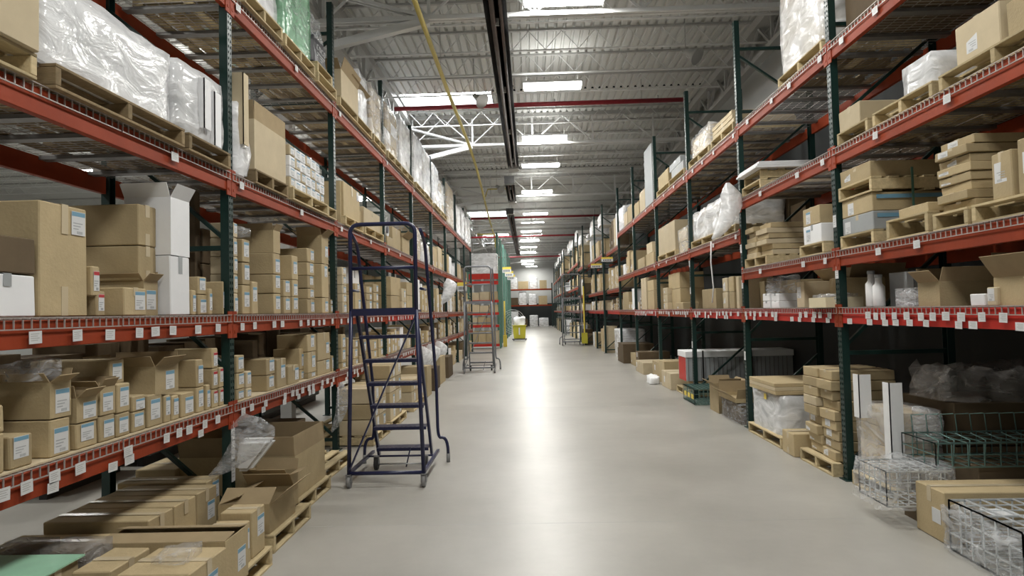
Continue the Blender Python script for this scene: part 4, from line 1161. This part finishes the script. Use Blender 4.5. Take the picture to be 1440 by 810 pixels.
load(3.02, 3.45, 5.52, 6.16, FL, .66, 'clear-wrapped stack of tan cartons by corner boards, right floor', 'kp', 4, 2, WRAPT, .01, seed=80)
for i, (x, y, z0, z1) in enumerate([(3.03, 5.60, .36, 1.02), (2.99, 6.02, .66, 1.05)]):
    bm = bmesh.new(); bx(bm, 0, .008, 0, .10, 0, z1 - z0); bx(bm, 0, .11, 0, .008, 0, z1 - z0)
    tag(obj('corner_board', bm, FOAM, loc=(x - .035, y - .1, z0)), ['nearer long white angle board standing by wrapped tan cartons, right floor', 'farther white angle board standing by wrapped tan cartons, right floor'][i], 'corner board')
for k in range(2): carton(3.5, 4.3, 5.46, 6.2, .132 + k * .36, .355, 'd', f"large dark carton, {['lower', 'upper'][k]} of two behind wrapped tan cartons, right floor", s=1)
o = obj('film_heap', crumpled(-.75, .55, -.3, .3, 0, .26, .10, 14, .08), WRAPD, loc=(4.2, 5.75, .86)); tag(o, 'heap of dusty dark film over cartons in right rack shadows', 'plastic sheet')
o = obj('film_scrap', crumpled(-.09, .09, -.03, .03, 0, .26, .05, 17, .05), CLEAR, loc=(3.28, 5.46, .54)); tag(o, 'scrap of clear film hanging beside white angle board, right floor', 'plastic sheet')
# stack of cartons on a pallet just past the first right post
pallet(2.93, 3.9, 6.44, 7.2, 0, 'pallet under teetering stack of thin cartons past first right post')
R = random.Random(9)
for k in range(9):
    for j in range(2):
        hh = .098
        fl = 'ky' if k < 4 else ('k' if R.random() < .6 else 'p')
        carton(2.96 + R.uniform(0, .08), 3.6, 6.48 + j * .34 + R.uniform(0, .02), 6.80 + j * .34, FL + k * .1, hh, fl, f"thin kraft carton, {ORD[k]} layer, {['nearer', 'farther'][j]} column, teetering stack past first right post", s=1, rz=R.uniform(-.06, .06))
carton(2.90, 3.24, 7.28, 7.62, 0.002, .26, 'kt', 'small square tan carton on floor past the teetering stack, right', s=1)
pallet(2.92, 3.95, 7.70, 8.85, 0, 'light pallet under silver wrapped panels, right floor')
t = thing('panel_bundle', 'silver film-wrapped panel bundle with brown planks on top, right floor', 'bundle', (2.98, 8.32, FL))
bxobj('panel_slab', 0, 1.0, -.5, .45, 0, .46, GREYC, t, .005)
obj('stretch_film', crumpled(-.02, 1.02, -.53, .47, 0, .48, .012, 33, .1), WRAP, t)
for k in range(3): bxobj('plank', -.06, 1.05, -.5 + .02 * k, .42, .485 + k * .046, .528 + k * .046, KRAFT if k != 1 else PALE, t, .003)
bxobj('yellow_sticker', -.03, -.028, -.1, -.02, .38, .45, YELLOW, t)
carton(3.45, 3.95, 7.24, 7.62, 0.002, .40, 'd', 'dark carton right of small square one, right floor', s=1)
t = thing('black_case', 'black plastic case with white rods on top, right floor', 'case', (3.36, 7.80, FL + .0))
t.location = (3.5, 7.44, .405)
bxobj('case_body', -.2, .25, -.16, .15, 0, .13, BLACK, t, .01)
for k in range(4):
    bm = bmesh.new(); tube(bm, [(-.24, -.12 + k * .07, .15), (.28, -.14 + k * .08, .155)], .016, 6); obj('white_rod', bm, FOAM, t)
# bay beyond second right post
load(2.94, 3.5, 9.28, 10.2, .002, .30, 'dark wire shelving bundle wrapped in film, right floor past second post', 'd', 1, 1, CLEAR, .03, seed=81)
carton(2.92, 3.55, 9.35, 10.15, .305, .06, 'ko', 'flattened open tan carton on wire bundle, right floor', s=1)
carton(2.95, 3.3, 10.3, 10.8, 0.002, .42, 'ko', 'open tan carton standing past wire bundle, right floor', s=1)
t = thing('flat_stock_crate', 'long grey crate with white top rail lying into right rack', 'crate', (2.92, 12.25, .30))
bxobj('side_board', 0, 2.0, 0, .02, 0, .44, GREYC, t, .003); bxobj('back_board', 0, 2.0, .58, .60, 0, .44, GREYC, t, .003)
bxobj('top_rail', -.01, 2.01, -.03, .62, .445, .56, FOAM, t, .006); bxobj('end_board', 0, .02, .02, .58, 0, .44, BEAMR, t)
for x in (.3, 1.2): bxobj('strap', x, x + .03, -.035, -.031, -.0, .57, BLACK, t)
bm = bmesh.new()
for k in range(24): bx(bm, .04 + k * .08, .05 + k * .08, -.012, -.001, .01, .44)
obj('ribs', bm, GALVD, t)
t2 = wire_basket('wire_bundle', 2.8, 3.7, 11.2, 12.0, .02, .28, 'green wire shelf bundle with yellow tags on right floor', .07, WIREG, 'wire bundle', r=.004)
for k in range(3): bxobj('yellow_tag', -.46, -.455, -.35 + k * .25, -.2 + k * .25, .08, .16, YELLOW, t2)
pallet(2.95, 3.95, 12.2, 13.2, 0, 'pallet beneath the long grey crate, right floor')
carton(3.1, 3.9, 12.3, 12.9, .132, .165, 'k', 'low kraft carton between pallet and long grey crate, right floor', s=1)
spec = [(13.3, 14.2, .34, 'p'), (14.4, 15.0, .5, 'k'), (15.4, 16.3, .38, 'k'), (16.5, 17.6, .30, 'p'), (17.7, 18.2, .5, 'd'), (18.7, 19.8, .36, 'k'), (20.0, 21.2, .6, 'd')]
for i, (a, b, h, c) in enumerate(spec):
    carton(2.85 + .1 * (i % 3), 3.8, a, b, 0.002, h, c + 'y', f"{CN[c]} carton on the right floor beyond the long grey crate, {ORD[i]} one", s=1)
o = obj('foam_scrap', crumpled(-.1, .1, -.3, .3, 0, .14, .06, 37, .07), FOAM, loc=(2.74, 14.7, .01)); tag(o, 'white crumpled packing scrap on the right floor edge', 'scrap')
load(3.0, 3.9, 21.8, 23.2, .002, 1.0, 'tall film-wrapped load on right floor, under lowest shelf far bay', 'wp', 3, 2, WRAP, .03, seed=82)
t = thing('hanging_ribbon', 'thin white strip of film hanging down from right middle shelf', 'strip', (RX - .02, 10.52, 2.76))
bm = bmesh.new(); tube(bm, [(0, 0, 0), (-.01, .01, -.35), (.01, -.01, -.75), (-.01, .02, -1.0)], .012, 5); obj('strip', bm, FOAM, t)

# ---------------------------------------------------------------- rolling ladders
def ladder(loc, scale, m, label, rz=0, steps=6):
    t = thing('rolling_ladder', label, 'ladder', loc, rz); t.scale = (scale,) * 3
    W = .37; top = 1.74; r = .018
    for s in (-1, 1):
        bm = bmesh.new()
        tube(bm, [(s * W, 0, .13), (s * W * .88, .0, top)], r * 1.15, 8); obj('front_post', bm, m, t)
        bm = bmesh.new(); bar(bm, (s * .30, .12, top), (s * .30, .98, .10), .026, .055); obj('stringer', bm, m, t)
        bm = bmesh.new()
        pts = [(s * (W - .01), .12, 2.55)] + arc((s * (W - .01), .30, 2.48), (s * (W - .01), .42, 2.45), (s * (W - .01), .48, 2.2)) + [(s * (W - .005), .98, .95), (s * (W - .005), 1.02, .50)]
        pts += arc((s * (W - .005), 1.02, .45), (s * (W - .005), 1.02, .30), (s * (W + .02), 1.02, .28)) + arc((s * (W + .05), 1.02, .28), (s * (W + .11), 1.02, .27), (s * (W + .11), 1.02, .10))
        tube(bm, pts, r, 8); obj('handrail', bm, m, t)
        bm = bmesh.new(); tube(bm, [(s * (W + .11), 1.02, .10), (s * (W + .11), 1.02, 0)], .022, 8); obj('rubber_foot', bm, CASTER, t)
        bm = bmesh.new(); bar(bm, (s * W, .0, .14), (s * W, 1.0, .14), .03, .03); obj('base_side', bm, m, t)
        bm = bmesh.new(); tube(bm, [(s * (W - .013), .10, 1.95), (s * (W - .013), .40, 1.95)], r * .8, 8); obj('side_guard', bm, m, t)
        for y, nm in ((.0, 'caster'), (.72, 'rear_wheel')):
            rr = .056 if y == 0 else .072; xx = s * W if y == 0 else s * (W - .10)
            bm = bmesh.new(); tube(bm, [(xx - .018, y, rr), (xx + .018, y, rr)], rr, 16); bmesh.ops.bevel(bm, geom=[e for e in bm.edges if len(e.link_faces) == 2 and e.calc_face_angle(0) > 1.2], offset=.006, segments=1, affect='EDGES')
            w = obj(nm, bm, CASTER if y == 0 else RUBBER, t)
            bm = bmesh.new(); bx(bm, xx - .028, xx - .022, y - .02, y + .02, rr - .01, .13); bx(bm, xx + .022, xx + .028, y - .02, y + .02, rr - .01, .13); bx(bm, xx - .028, xx + .028, y - .02, y + .02, rr + rr + .005, .132)
            obj('fork', bm, CASTER, w)
    # guard rail hoop at the top and its mid bar
    w2 = W * .88
    bm = bmesh.new()
    pts = [(-w2, 0, top)] + arc((-w2, 0, 2.50), (-w2, 0, 2.60), (-w2 + .10, 0, 2.60)) + arc((w2 - .10, 0, 2.60), (w2, 0, 2.60), (w2, 0, 2.50)) + [(w2, 0, top)]
    tube(bm, pts, r * 1.15, 8); obj('guard_hoop', bm, m, t)
    bm = bmesh.new(); tube(bm, [(-w2, 0, 2.16), (w2, 0, 2.16)], r, 8); obj('mid_rail', bm, m, t)
    bm = bmesh.new(); bx(bm, -w2, w2, -.015, .30, top - .022, top); bx(bm, -w2, w2, -.018, .012, top - .05, top + .02); obj('platform', bm, m, t)
    for k in range(steps):
        q = (k + 1) / (steps + .6); z = top - q * (top - .06); y = .12 + q * .86
        bm = bmesh.new(); bx(bm, -.29, .29, y - .09, y + .09, z - .008, z); bx(bm, -.29, .29, y - .095, y - .088, z - .032, z); bx(bm, -.29, .29, y + .088, y + .095, z - .032, z)
        for j in range(12): bx(bm, -.27 + j * .047, -.25 + j * .047, y - .08, y + .08, z, z + .002)
        obj('step', bm, m, t)
    bm = bmesh.new(); bar(bm, (-W + .01, -.005, .18), (w2, -.005, top - .05), .04, .014); obj('diagonal_brace', bm, m, t)
    bm = bmesh.new(); tube(bm, [(-W, 0, .14), (W, 0, .14)], r * 1.05, 8); obj('front_bar', bm, m, t)
    bm = bmesh.new(); tube(bm, [(-W + .06, .72, .06), (W - .06, .72, .06)], .008, 6); obj('axle', bm, STEEL, t)
    bm = bmesh.new(); tube(bm, [(-W, .75, .14), (W, .75, .14)], .011, 6); tube(bm, [(.05, .75, .02), (.11, .7, .24)], .008, 6); obj('lock_pedal', bm, m, t)
    return t
ladder((-1.45, 6.34, 0), 1.0, NAVY, 'dark blue rolling ladder with six steps beside the left rack', rz=.0)
ladder((-1.43, 17.8, 0), 1.14, LADG, 'grey rolling ladder standing far down the left side of the aisle', rz=.02)
ladder((2.0, 30.5, 0), 1.3, LADG, 'distant grey rolling ladder beside the far right rack', rz=-.05)
t = thing('yellow_ladder_strap', 'yellow hanging sign strap beside the distant right ladder', 'sign', (2.55, 30.4, 0))
bxobj('strap_band', -.03, .03, -.02, .02, .6, 2.8, YELLOW, t); bxobj('pad', -.14, .14, -.03, .03, .1, .6, YBIN, t)

# ---------------------------------------------------------------- down the aisle
t = thing('cross_shelving', 'red-beamed shelving full of cartons at far end of left rack', 'rack', (-2.1, 29.6, 0))
for x in (-.72, .72):
    for y in (0, .9): bxobj('post', x - .04, x + .04, y - .04, y + .04, 0, 3.6, LGREEN, t)
for z in (.1, .98, 1.55, 2.12): bxobj('shelf_beam', -.68, .68, -.03, .02, z, z + .12, BEAMR, t); bxobj('shelf_board', -.68, .68, .02, .9, z + .08, z + .11, LINER, t)
bxobj('shelf_beam', -.72, .72, -.03, .02, 2.95, 3.12, BEAMR, t); bxobj('shelf_beam', -.72, .72, -.03, .02, 3.2, 3.46, BEAMR, t); bxobj('shelf_board', -.68, .68, .02, .9, 3.40, 3.44, LINER, t)
R = random.Random(3)
for j, z in enumerate((.215, 1.095, 1.665, 2.235)):
    x = -.66; n = 0
    while x < .5:
        w = R.uniform(.3, .46); h = R.uniform(.32, .42) if j else .6
        carton(-2.1 + x, -2.1 + min(x + w, .66), 29.65, 30.2, z, h, 'k' if R.random() < .7 else 'p', f"kraft carton on red-beamed cross shelving, {ORD[j]} level, {ORD[n]} from left", s=0); x += w + .02; n += 1
load(-2.75, -1.45, 29.65, 30.4, 3.47, .95, 'white carton block in film on top of red-beamed cross shelving', 'w', 3, 3, WRAP, .01, seed=90)
for i in range(6):
    y = 31.5 + i * 2.9
    t = thing('green_upright', f'tall mid-green rack upright left of the far aisle, {ORD[i]} in the row', 'rack upright', (-1.55 + .03 * i, y, 0))
    for yy in (0, .9): bxobj('post', -.045, .045, yy - .04, yy + .04, 0, 5.6, LGREEN, t)
    bm = bmesh.new()
    for k in range(5): bar(bm, (0, 0, .3 + k * 1.05), (0, .9, .8 + k * 1.05), .03, .03); bar(bm, (0, 0, .3 + k * 1.05), (0, .9, .3 + k * 1.05), .03, .03)
    obj('brace', bm, LGREEN, t)
t = thing('bollard', 'yellow steel post at the corner of the cross shelving', 'bollard', (-1.22, 31.0, 0))
bm = bmesh.new(); tube(bm, [(0, 0, .55), (0, 0, 2.2)], .04, 10); obj('pole', bm, YELLOW, t); bxobj('base_guard', -.09, .09, -.09, .09, 0, .56, YELLOW, t, .01)
t = thing('yellow_bin', 'yellow wheeled bin standing in the far aisle', 'bin', (-.62, 37.0, 0))
bm = bmesh.new(); vs = bx(bm, -.38, .38, -.3, .3, .12, .85)
for v in vs[:4]: v.co.x *= .85; v.co.y *= .85
obj('bin_body', bm, YBIN, t, .02); bxobj('rim', -.41, .41, -.33, .33, .852, .89, YBIN, t, .01); bxobj('dolly', -.42, .42, -.33, .33, .06, .11, INK, t)
bxobj('white_mark', -.04, .03, -.312, -.300, .35, .75, PAPER, t)
for sx in (-1, 1):
    for sy in (-1, 1):
        bm = bmesh.new(); tube(bm, [(sx * .34 - .02, sy * .26, .03), (sx * .34 + .02, sy * .26, .03)], .03, 8); obj('wheel', bm, RUBBER, t)
o = obj('trash', crumpled(-.3, .3, -.22, .22, 0, .45, .1, 5, .1), FOAM, loc=(-.6, 37, .90)); tag(o, 'white crumpled packing heaped in the yellow bin', 'trash')
t = thing('drum_fan', 'large round grey floor fan behind the yellow bin', 'fan', (-1.05, 39.5, 0))
bm = bmesh.new()
for rr in (.2, .35, .5, .62, .74): tube(bm, [(rr * math.cos(a), 0, 1.05 + rr * math.sin(a)) for a in [2 * math.pi * i / 24 for i in range(24)]], .012, 5, closed=True)
for i in range(12): a = math.pi * 2 * i / 12; bar(bm, (0, 0, 1.05), (.74 * math.cos(a), 0, 1.05 + .74 * math.sin(a)), .01, .01)
obj('guard', bm, STEELG, t)
bm = bmesh.new(); tube(bm, [(0, .1, 1.05), (0, .45, 1.05)], .74, 24, caps=False); obj('drum', bm, STEELG, t)
for i in range(4):
    a = math.pi / 2 * i + .3; bm = bmesh.new(); bar(bm, (.08 * math.cos(a), .2, 1.05 + .08 * math.sin(a)), (.66 * math.cos(a), .2, 1.05 + .66 * math.sin(a)), .2, .015); obj('blade', bm, INK, t)
bm = bmesh.new(); tube(bm, [(-.55, 0, .03), (-.55, .3, .03), (-.3, .3, .45)], .025, 6); tube(bm, [(.55, 0, .03), (.55, .3, .03), (.3, .3, .45)], .025, 6); obj('stand', bm, INK, t)

# end-wall rack across the aisle
t = thing('pallet_rack', 'orange-beamed rack standing across the far end of the aisle', 'rack', (.1, 67.5, 0))
for x in (-2.3, 2.3):
    for y in (0, 1): bxobj('post', x - .05, x + .05, y - .05, y + .05, 0, 4.6, GREEN, t)
for z in (2.32, 4.0):
    for y in (0, 1): bxobj('shelf_beam', -2.25, 2.25, y - .03, y + .03, z - .14, z, BEAM, t)
    bxobj('shelf_board', -2.25, 2.25, .03, .97, z - .03, z - .005, GALV, t)
R = random.Random(8)
for j, (z, hm) in enumerate(((.002, 1.7), (2.325, 1.4), (4.005, 1.3))):
    x = -2.1; n = 0
    while x < 1.7:
        w = R.uniform(.7, 1.1); h = R.uniform(.5, 1) * hm
        if R.random() < .6: load(.1 + x, .1 + x + w, 67.6, 68.3, z, h, f"wrapped goods on end rack, {['floor', 'lower', 'upper'][j]} level, {ORD[n]} from left", 'pw', 2, 1, WRAP, .03, seed=100 + n + j * 9)
        else: carton(.1 + x, .1 + x + w, 67.6, 68.3, z, h * .8, 'kd'[R.random() < .4], f"carton on end rack, {['floor', 'lower', 'upper'][j]} level, {ORD[n]} from left", s=0)
        x += w + R.uniform(.05, .3); n += 1
bxobj('dark_opening', -2.6, 3.0, 71.40, 71.48, 0, 2.5, mat('dark_door_paint', (.03, .035, .035), .7))
o = bpy.data.objects['dark_opening']; o.name = 'door_1'; struct(o)

# aisle signs
def sign(x, y, z, w, h, label, m1=YELLOW):
    t = thing('aisle_sign', label, 'sign', (x, y, z)); bxobj('sign_plate', -w / 2, w / 2, -.006, .006, 0, h, PAPER, t)
    bxobj('yellow_band', -w / 2, w / 2, -.009, -.0065, h * (.6 if m1 == YELLOW else .0), h, YELLOW, t)
    bm = bmesh.new()
    for k in range(5): bx(bm, -w * .36 + k * w * .15, -w * .27 + k * w * .15, -.012, -.0095, h * .15, h * .5)
    obj('marking', bm, INK, t)
    bxobj('bracket', -.01, .01, .006, .3, h * .4, h * .5, STEELG, t)
sign(-2.15, 20.5, 2.38, .30, .28, 'white and yellow aisle sign on left rack beyond blue ladder')
sign(2.62, 24.9, 3.30, .42, .16, 'yellow-edged sign on right rack, left one of the pair'); sign(2.86, 23.4, 3.42, .42, .16, 'yellow sign on right rack, right one of the pair')
for i in range(3): sign(-1.25 + .05 * i, 36.5 + i * 2.6, 3.9 - .08 * i, .5, .32, f'small cream sign on the green uprights, {ORD[i]} in the row')

# ---------------------------------------------------------------- stock further down both racks
R = random.Random(77)
FAR = []
lvl_n = {1: 'lowest', 2: 'second', 3: 'third', 4: 'top', 5: 'floor'}
def fill(side, lv, z, ya, yb, hmax, front):
    s = -1 if side == 'left' else 1; posts = LEFT_POSTS if side == 'left' else RIGHT_POSTS
    y = ya; n = {}
    while y < yb:
        w = R.uniform(.14, .36) if lv in (1, 2) else R.uniform(.35, .9)
        if y > 26: w *= 1.7
        pp = [p for p in posts if y < p + .07 and y + w > p - .07]
        if pp: y = pp[0] + .09; continue
        b = max(i for i, p in enumerate(posts) if p <= y); n[b] = n.get(b, 0) + 1
        th = R.uniform(.45, 1) * hmax; k = 1 if lv > 2 else R.choice((1, 2, 2, 3)); zz = z
        c = R.choice('kkkkppdw'); dd = R.uniform(.3, .7); f = front + s * (.03 + R.uniform(0, .08))
        for q in range(k):
            h = th / k
            FAR.append((y, side, lv, b, n[b], q, k, (f, f + s * dd, y, y + w, zz, h - .003, c)))
            zz += h
        y += w + R.uniform(.005, .06)
fill('left', 1, .998, 11.1, 27.4, .48, LX); fill('left', 2, 1.731, 13.75, 27.4, .75, LX); fill('left', 3, 2.892, 16.5, 27.4, .75, LX)
fill('left', 5, .002, 18.2, 27.4, .6, LX)
for i in range(4, len(RIGHT_POSTS) - 2):
    a, b = RIGHT_POSTS[i] + .06, RIGHT_POSTS[i + 1] - .06; fr = right_front(RIGHT_POSTS[i])
    for lv, z in right_levels(RIGHT_POSTS[i]).items():
        if lv == 4 and a < 21.4: continue
        if lv == 3 and a < 18: a2 = max(a, 18.5)
        else: a2 = a
        if lv == 1 and a < 17.5: a2 = max(a, 17.55)
        fill('right', lv, z + .002, a2, b, {1: .42, 2: .85, 3: .75, 4: 1.15}[lv], fr)
    if a > 23: fill('right', 5, .002, a, b, 1.1, fr)
FAR.sort(key=lambda r: r[0])
kinds = sum(1 for o in bpy.data.objects if o.parent is None and o.name.split('.')[0] == 'carton')
print('cartons individually so far', kinds, 'far', len(FAR))
quota = max(0, 300 - kinds)
if kinds >= 300: quota = 0
for r in FAR[:quota]:
    y, side, lv, b, n, q, k, a = r
    carton(*a[:6], a[6] + ('b' if a[6] in 'kp' and side == 'left' else 'y'), f"{CN[a[6]]} carton in {ORD[(n - 1) % 20]} far stack{'' if k == 1 else [' bottom', ' second-up', ' third-up'][q]}, {SHELF[lv % 5]}, {side} rack's {ORD[b - 1]} bay", s=-1 if side == 'left' else 1)
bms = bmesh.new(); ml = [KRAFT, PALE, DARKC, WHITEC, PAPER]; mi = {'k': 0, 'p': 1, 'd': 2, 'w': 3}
for r in [(a[2], 'b', 0, 0, 0, 0, 1, a) for a in SHADE_ROWS]:
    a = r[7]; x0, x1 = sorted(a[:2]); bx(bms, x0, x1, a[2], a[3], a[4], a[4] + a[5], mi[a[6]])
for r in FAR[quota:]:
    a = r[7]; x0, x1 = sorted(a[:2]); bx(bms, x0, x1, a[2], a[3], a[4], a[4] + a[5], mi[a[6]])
    if a[2] < 30:
        s = -1 if r[1] == 'left' else 1; fx = a[0] - s * .002; w = min(.1, (a[3] - a[2]) * .6); h = min(.11, a[5] * .6)
        bx(bms, *sorted((fx, fx + s * .0015)), a[3] - w - .02, a[3] - .02, a[4] + a[5] * .2, a[4] + a[5] * .2 + h, 4)
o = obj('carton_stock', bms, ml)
tag(o, 'distant cartons and dark back rows added for shade, filling the bays of both racks', 'boxes', kind='stuff')
for i in range(4, 8):      # wrapped loads high on the far right rack
    pass
for i in range(14):
    y = 25.2 + i * 2.35
    if any(y - .05 < p < y + 1.25 for p in RIGHT_POSTS): y += .9
    f = right_front(y)
    z = right_levels(max(p for p in RIGHT_POSTS if p <= y))[4]
    load(f + .0, f - .0 + .9, y, y + 1.1, z + 1.16, R.uniform(.3, .7), f'film-wrapped load on far top right shelf, {ORD[i]} from the camera', 'wp', 2, 1, WRAP, .03, seed=200 + i)
